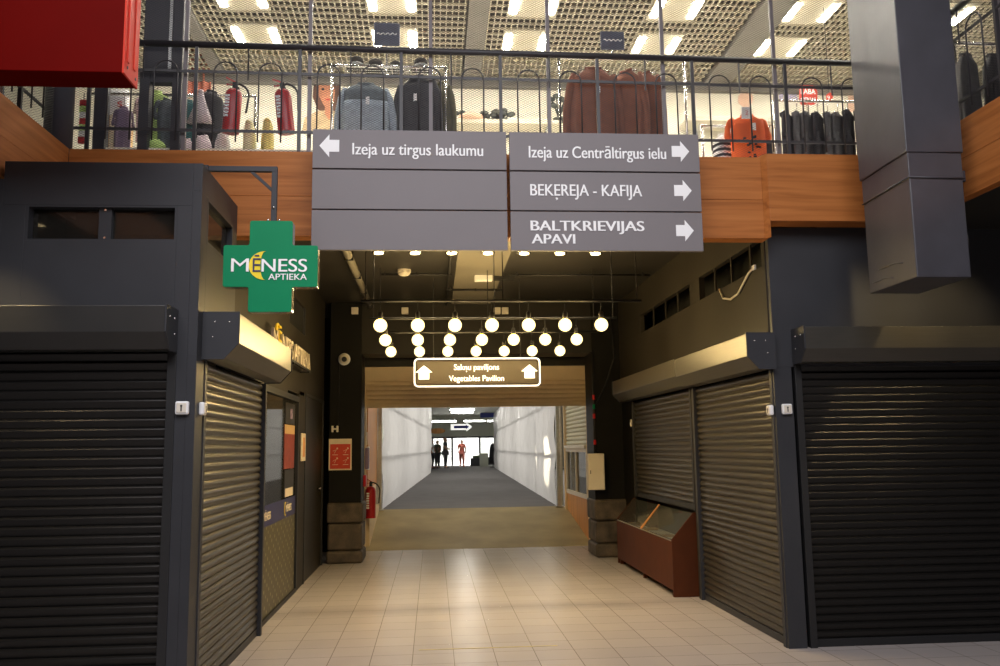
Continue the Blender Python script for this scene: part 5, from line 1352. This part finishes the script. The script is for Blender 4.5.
# tube lights
def tube_light(px, py, wpx, y, lab, zc=3.75):
    c = ony(px, py, y); L = wpx * y / FPX
    t = thing('tube_light', lab, 'light', (c.x, y, c.z), 'white tube lights in the far hall')
    MB().box(c.x - L / 2, c.x + L / 2, y - .05, y + .05, c.z + .06, c.z + .12).build('light_body', M['white'], t)
    MB().tube([(c.x - L / 2, y, c.z), (c.x + L / 2, y, c.z)], .03, 10).build('tube', M['tube'], t, smooth=True)
    MB().bar((c.x, y, min(c.z + .12, zc - .02)), (c.x, y, zc), .02, .02).build('hanger', M['steel'], t)
tube_light(445.5, 421.3, 21, 51.5, 'left long tube light in the middle of the far hall')
tube_light(474.5, 421, 21, 51.5, 'right long tube light in the middle of the far hall')
tube_light(434, 421.8, 5, 51.5, 'short tube light at the left wall of the far hall')
tube_light(490, 421, 5, 51.5, 'short tube light at the right wall of the far hall')
tube_light(462, 409.8, 24, 42.0, 'front tube light, closest under the rolled shutter', 3.56)
tube_light(462, 412.6, 21, 44.5, 'rear of the two close tube lights under the rolled shutter', 3.56)
# signs in the hall
yh = 50.2
c = ony(461.5, 427, yh); t = thing('arrow_sign', 'white arrow sign pointing right with a blue bar in the far hall', 'sign', (c.x, yh, c.z))
MB().prism([(c.x + x, yh - .04, c.z + z) for x, z in ((-.62, -.17), (.28, -.17), (.28, -.26), (.62, 0), (.28, .26), (.28, .17), (-.62, .17))], (0, .08, 0)).build('sign_body', M['backlit'], t)
MB().prism([(c.x + x, yh - .055, c.z + z) for x, z in ((-.45, -.08), (.26, -.08), (.26, -.13), (.45, 0), (.26, .13), (.26, .08), (-.45, .08))], (0, .012, 0)).build('blue_arrow', mat('sign blue', (.05, .06, .35), .5, noise=.04), t)
for s in (-.4, .4): MB().bar((c.x + s, yh, c.z + .17), (c.x + s, yh, 3.75), .015, .015).build('hanger', M['steel'], t)
c = ony(437.5, 431, yh); t = thing('oval_sign', 'orange oval sign above the group of people in the far hall', 'sign', (c.x, yh, c.z))
mb = MB(); mb.loft([[(c.x + .45 * math.cos(q), y_, c.z + .16 * math.sin(q)) for q in [2 * PI * i / 28 for i in range(28)]] for y_ in (yh - .03, yh + .03)])
mb.build('sign_body', M['orange_panel'], t)
MB().bar((c.x, yh, c.z + .15), (c.x, yh, 3.75), .015, .015).build('hanger', M['steel'], t)
c = ony(491, 415, yh - .6); t = thing('blue_sign', 'blue sign hanging at the right end of the far hall ceiling', 'sign', (c.x, yh - .6, c.z))
MB().box(c.x - .62, c.x + .62, yh - .64, yh - .56, c.z - .14, c.z + .14).build('sign_board', mat('panel blue', (.03, .05, .30), .5, noise=.05), t)
for s in (-.4, .4): MB().bar((c.x + s, yh - .6, c.z + .14), (c.x + s, yh - .6, 3.75), .015, .015).build('hanger', M['steel'], t)
# benches, cabinet and planter near the doors
t = thing('glass_cabinet', 'small pale cabinet beside the far right doors', 'cabinet', tuple(ony(484, 466, 53)))
c = ony(484, 466, 53); zf = .45
MB().box(c.x - .25, c.x + .25, 52.8, 53.2, zf, 1.25).build('cabinet_body', M['hall'], t)
MB().box(c.x - .25, c.x + .25, 52.78, 53.2, 1.25, 1.29).build('top', M['off_white'], t)
t.location.z = zf; 
c = ony(472, 465, 55.5); t = thing('planter_box', 'dark planter box in front of the far doors', 'planter', (c.x, 55.5, zf))
MB().box(c.x - .1, c.x + .75, 55.3, 55.7, zf, .95).build('box', M['anthracite'], t)
MB().sphere((c.x + .35, 55.5, 1.02), .3, (1.2, .6, .35), 12, 8).build('foliage', mat('dull green leaves', (.10, .13, .06), .7, noise=.4, nscale=12), t)

# ------------------------------------------------------------------ people in the far hall
def skin_mesh(name, joints, bones, m, parent, sub=2):
    me = bpy.data.meshes.new(name); o = bpy.data.objects.new(name, me); COL.objects.link(o)
    keys = list(joints); me.from_pydata([joints[k][0] for k in keys], [(keys.index(a), keys.index(b)) for a, b in bones], [])
    sk = o.modifiers.new('skin', 'SKIN'); o.modifiers.new('sub', 'SUBSURF').levels = sub
    for i, k in enumerate(keys):
        r = joints[k][1]; r = r if hasattr(r, '__len__') else (r, r); r = (r[0] * 1.38, r[1] * 1.38)
        me.skin_vertices[0].data[i].radius = r
        me.skin_vertices[0].data[i].use_root = (i == 0)
    dg = bpy.context.evaluated_depsgraph_get()
    nm = bpy.data.meshes.new_from_object(o.evaluated_get(dg)); bpy.data.objects.remove(o); nm.name = name
    q = bpy.data.objects.new(name, nm); COL.objects.link(q); q.parent = parent; nm.materials.clear(); nm.materials.append(m)
    for p in nm.polygons: p.use_smooth = True
    return q
def person(label, loc, h, rz, mt, ml, mh, step=0.0, arms=(0, 0), dress=False, hat=None, longhair=False):
    t = thing('person', label, 'person', loc); ORG[t.name] = Vector((0, 0, 0)); t.rotation_euler = (0, 0, rz); k = h / 1.7
    V = lambda x, y, z: (x * k, y * k, z * k)
    sw = .19; J = {}
    J['pel'] = (V(0, 0, .95), (.125 * k, .095 * k)); J['waist'] = (V(0, 0, 1.10), (.12 * k, .09 * k)); J['chest'] = (V(0, 0, 1.30), (.14 * k, .10 * k))
    J['neck'] = (V(0, 0, 1.45), .05 * k); J['hd0'] = (V(0, -.01, 1.52), .065 * k); J['hd1'] = (V(0, -.012, 1.60), (.078 * k, .09 * k)); J['hd2'] = (V(0, 0, 1.66), .06 * k)
    B = [('pel', 'waist'), ('waist', 'chest'), ('chest', 'neck'), ('neck', 'hd0'), ('hd0', 'hd1'), ('hd1', 'hd2')]
    for s, n in ((-1, 'l'), (1, 'r')):
        f = step * s; bend = arms[0 if s < 0 else 1]
        J['hip' + n] = (V(s * .09, 0, .88), .085 * k); J['kn' + n] = (V(s * .10, -.12 * f - .02, .50), .058 * k); J['an' + n] = (V(s * .10, -.22 * f + (.03 if f else 0), .09 + (.05 if f < 0 else 0)), .042 * k); J['to' + n] = (V(s * .11, -.22 * f - .14, .035), .04 * k)
        J['sh' + n] = (V(s * .17, 0, 1.40), .06 * k); J['el' + n] = (V(s * .25, .03 - .08 * bend, 1.13), .043 * k)
        J['wr' + n] = (V(s * (.27 - .10 * bend), -.02 - .25 * bend, .90 + .20 * bend), .032 * k); J['ha' + n] = (V(s * (.27 - .14 * bend), -.04 - .32 * bend, .82 + .28 * bend), (.034 * k, .022 * k))
        B += [('pel', 'hip' + n), ('hip' + n, 'kn' + n), ('kn' + n, 'an' + n), ('an' + n, 'to' + n), ('chest', 'sh' + n), ('sh' + n, 'el' + n), ('el' + n, 'wr' + n), ('wr' + n, 'ha' + n)]
    skin_mesh('body', J, B, M['skin'], t)
    # face details
    mb = MB(); mb.sphere(V(0, -.098, 1.585), .014 * k, (1, 1, 1.5), 8, 6); mb.build('nose', M['skin'], t, smooth=True)
    mb = MB(); [mb.sphere(V(s * .03, -.09, 1.61), .009 * k, u=8, v=6) for s in (-1, 1)]; mb.build('eye', M['black'], t)
    e = 1.18
    T = {q: (J[q][0], tuple(x * e for x in (J[q][1] if hasattr(J[q][1], '__len__') else (J[q][1],) * 2))) for q in ('waist', 'pel', 'chest', 'shl', 'shr', 'ell', 'elr')}
    T['bot'] = (V(0, 0, .84 if not dress else .50), (.15 * k, .12 * k) if not dress else (.20 * k, .16 * k))
    for n in 'lr': T['mid' + n] = (tuple((Vector(J['sh' + n][0]) * .35 + Vector(J['el' + n][0]) * .65)), .058 * k)
    skin_mesh('shirt' if not dress else 'dress', {q: T[q] for q in ('waist', 'pel', 'bot', 'chest', 'shl', 'shr', 'midl', 'midr')}, [('waist', 'chest'), ('waist', 'pel'), ('pel', 'bot'), ('chest', 'shl'), ('chest', 'shr'), ('shl', 'midl'), ('shr', 'midr')], mt, t)
    if not dress:
        U_ = {'pel': (J['pel'][0], (.14 * k, .11 * k))}
        bb = []
        for n in 'lr':
            for q in ('hip', 'kn', 'an'): U_[q + n] = (J[q + n][0], J[q + n][1] * 1.22)
            bb += [('pel', 'hip' + n), ('hip' + n, 'kn' + n), ('kn' + n, 'an' + n)]
        skin_mesh('trousers', U_, bb, ml, t)
    for s, n in ((-1, 'l'), (1, 'r')):
        f = Vector(J['to' + n][0]); a = Vector(J['an' + n][0]); MB().loft([[p + Vector((.05 * k * math.cos(q), 0, max(-p.z + .002, .04 * k * math.sin(q)))) for q in [2 * PI * i / 10 for i in range(10)]] for p in (a + Vector((0, .06 * k, -.04 * k)), (a + f) / 2 + Vector((0, 0, -.01)), f + Vector((0, -.03 * k, 0)))]).build('shoe', ml, t, smooth=True)
    mb = MB(); mb.sphere(V(0, .018, 1.63), .098 * k, (.92, 1.02, .95), 16, 12)
    bmesh.ops.delete(mb.bm, geom=[v for v in mb.bm.verts if v.co.y < -.03 * k and v.co.z < 1.645 * k], context='VERTS')
    if longhair: mb.sphere(V(0, .06, 1.50), .085 * k, (.95, .6, 1.5), 12, 8)
    mb.build('hair', mh, t, smooth=True)
    return t
zf = .45
c = ony(462, 467, 53.5)
person('person in a coral red outfit walking towards the camera out of the bright far doorway', (c.x, 53.5, zf), 1.62, 0.0, cloth('coral cloth', (.72, .20, .15)), cloth('coral trousers', (.62, .20, .16)), M['hair'], .8, (.2, .1))
c = ony(431.5, 470, 49.7); person('person in white shirt and black trousers, leftmost of the group in the far hall', (c.x + .02, 49.75, zf), 1.62, 1.2, M['white'], M['char'], M['hair'], 0, (.3, .4))
c = ony(437.5, 470, 50.3); person('person in a dark olive outfit standing in the middle of the group at left', (c.x, 50.3, zf), 1.58, -.6, cloth('olive grey', (.10, .10, .07)), M['char'], M['hair_grey'], 0, (.7, .5))
c = ony(442.5, 470, 50.0); person('tallest person, bald with a dark grey shirt, at the right of the group, arm raised', (c.x + .16, 49.7, zf), 1.72, 1.4, M['grey_cloth'], M['grey_cloth'], M['skin'], 0, (.9, .3))
c = ony(493, 470, 50.2); t = thing('coat_stand', 'dark garment stand against the right end of the far hall', 'stand', (c.x, 50.2, zf))
ORG[t.name] = Vector((0, 0, 0))
MB().cyl((0, 0, 0), (0, 0, 1.5), .02).build('pole', M['black'], t); MB().lathe((0, 0, 0), [(.18, 0), (.18, .02), (.03, .04)], 16).build('base', M['black'], t)
MB().loft([ellipse_ring(0, 0, z, r, r * .6, 20, .06, z * 3, 5) for z, r in ((.25, .20), (.7, .22), (1.1, .17), (1.3, .12), (1.38, .04))]).build('dark_coat', M['char'], t, smooth=True)

# warm wall washer in the left wing soffit lights the front housing
t = thing('soffit_spotlight', 'small warm spotlight under the left gallery wing above the shutter housing', 'spotlight', (-2.93, 4.85, 3.38))
MB().lathe((-2.93, 4.85, 3.33), [(.03, -.03), (.04, 0), (.045, .05)], 16).build('lamp_body', M['black'], t, smooth=True)
MB().lathe((-2.93, 4.85, 3.298), [(.028, 0), (.028, .004)], 14).build('lamp_face', M['downlight'], t)
spot('soffit_beam', (-2.93, 4.85, 3.29), (-2.78, 5.39, 2.36), 75, (1.0, .74, .38), 58, .9)
for i, x in enumerate((4.05, 4.75)):
    t = thing('soffit_spotlight', 'small warm spotlight under the right gallery wing, %s the duct' % ('closest to' if i == 0 else 'farther from'), 'spotlight', (x, 5.5, 3.38))
    MB().lathe((x, 5.5, 3.33), [(.03, -.03), (.04, 0), (.045, .05)], 16).build('lamp_body', M['black'], t, smooth=True)
    MB().lathe((x, 5.5, 3.298), [(.028, 0), (.028, .004)], 14).build('lamp_face', M['downlight'], t)
    spot('soffit_beam', (x, 5.5, 3.29), (x - .55, 6.6, 2.40), 60, (1.0, .74, .38), 62, .9)
# daylight behind the passage sheeting, then added fill under its ceiling
for y in (20, 27, 34, 41): area('passage_daylight', (-3.6 + .03 * (y - 17), y, 2.6), (0, math.radians(-80), 0), 2.6, 6.0, 150, (1.0, .93, .80))
for y in (20, 27, 34, 41): area('passage_daylight', (5.6 + .03 * (y - 17), y, 2.6), (0, math.radians(80), 0), 2.6, 6.0, 150, (1.0, .93, .80))

area('passage_added_fill', (0.7, 15.4, 3.4), (0, 0, 0), 2.0, 0.4, 13, (1.0, .93, .75))  # added fill, unseen, brightens the stall and ramp
for y in (17.5, 26, 35): area('passage_added_fill', (0.75 + .03 * (y - 17), y, 3.5), (0, 0, 0), 0.3, 4.0, 25, (1.0, .95, .85))  # unseen fill added along the passage to lift its floor and walls

# sunlight falling on the outside of the right sheeting
for tx, ty, tz, an in ((2.50, 18.5, 1.35, 13), (2.62, 21.6, 1.45, 9)):
    spot('sunbeam', (6.2, ty + 1.2, 3.3), (tx, ty, tz), 2200, (1.0, .86, .60), an, 0.35, 0.02)
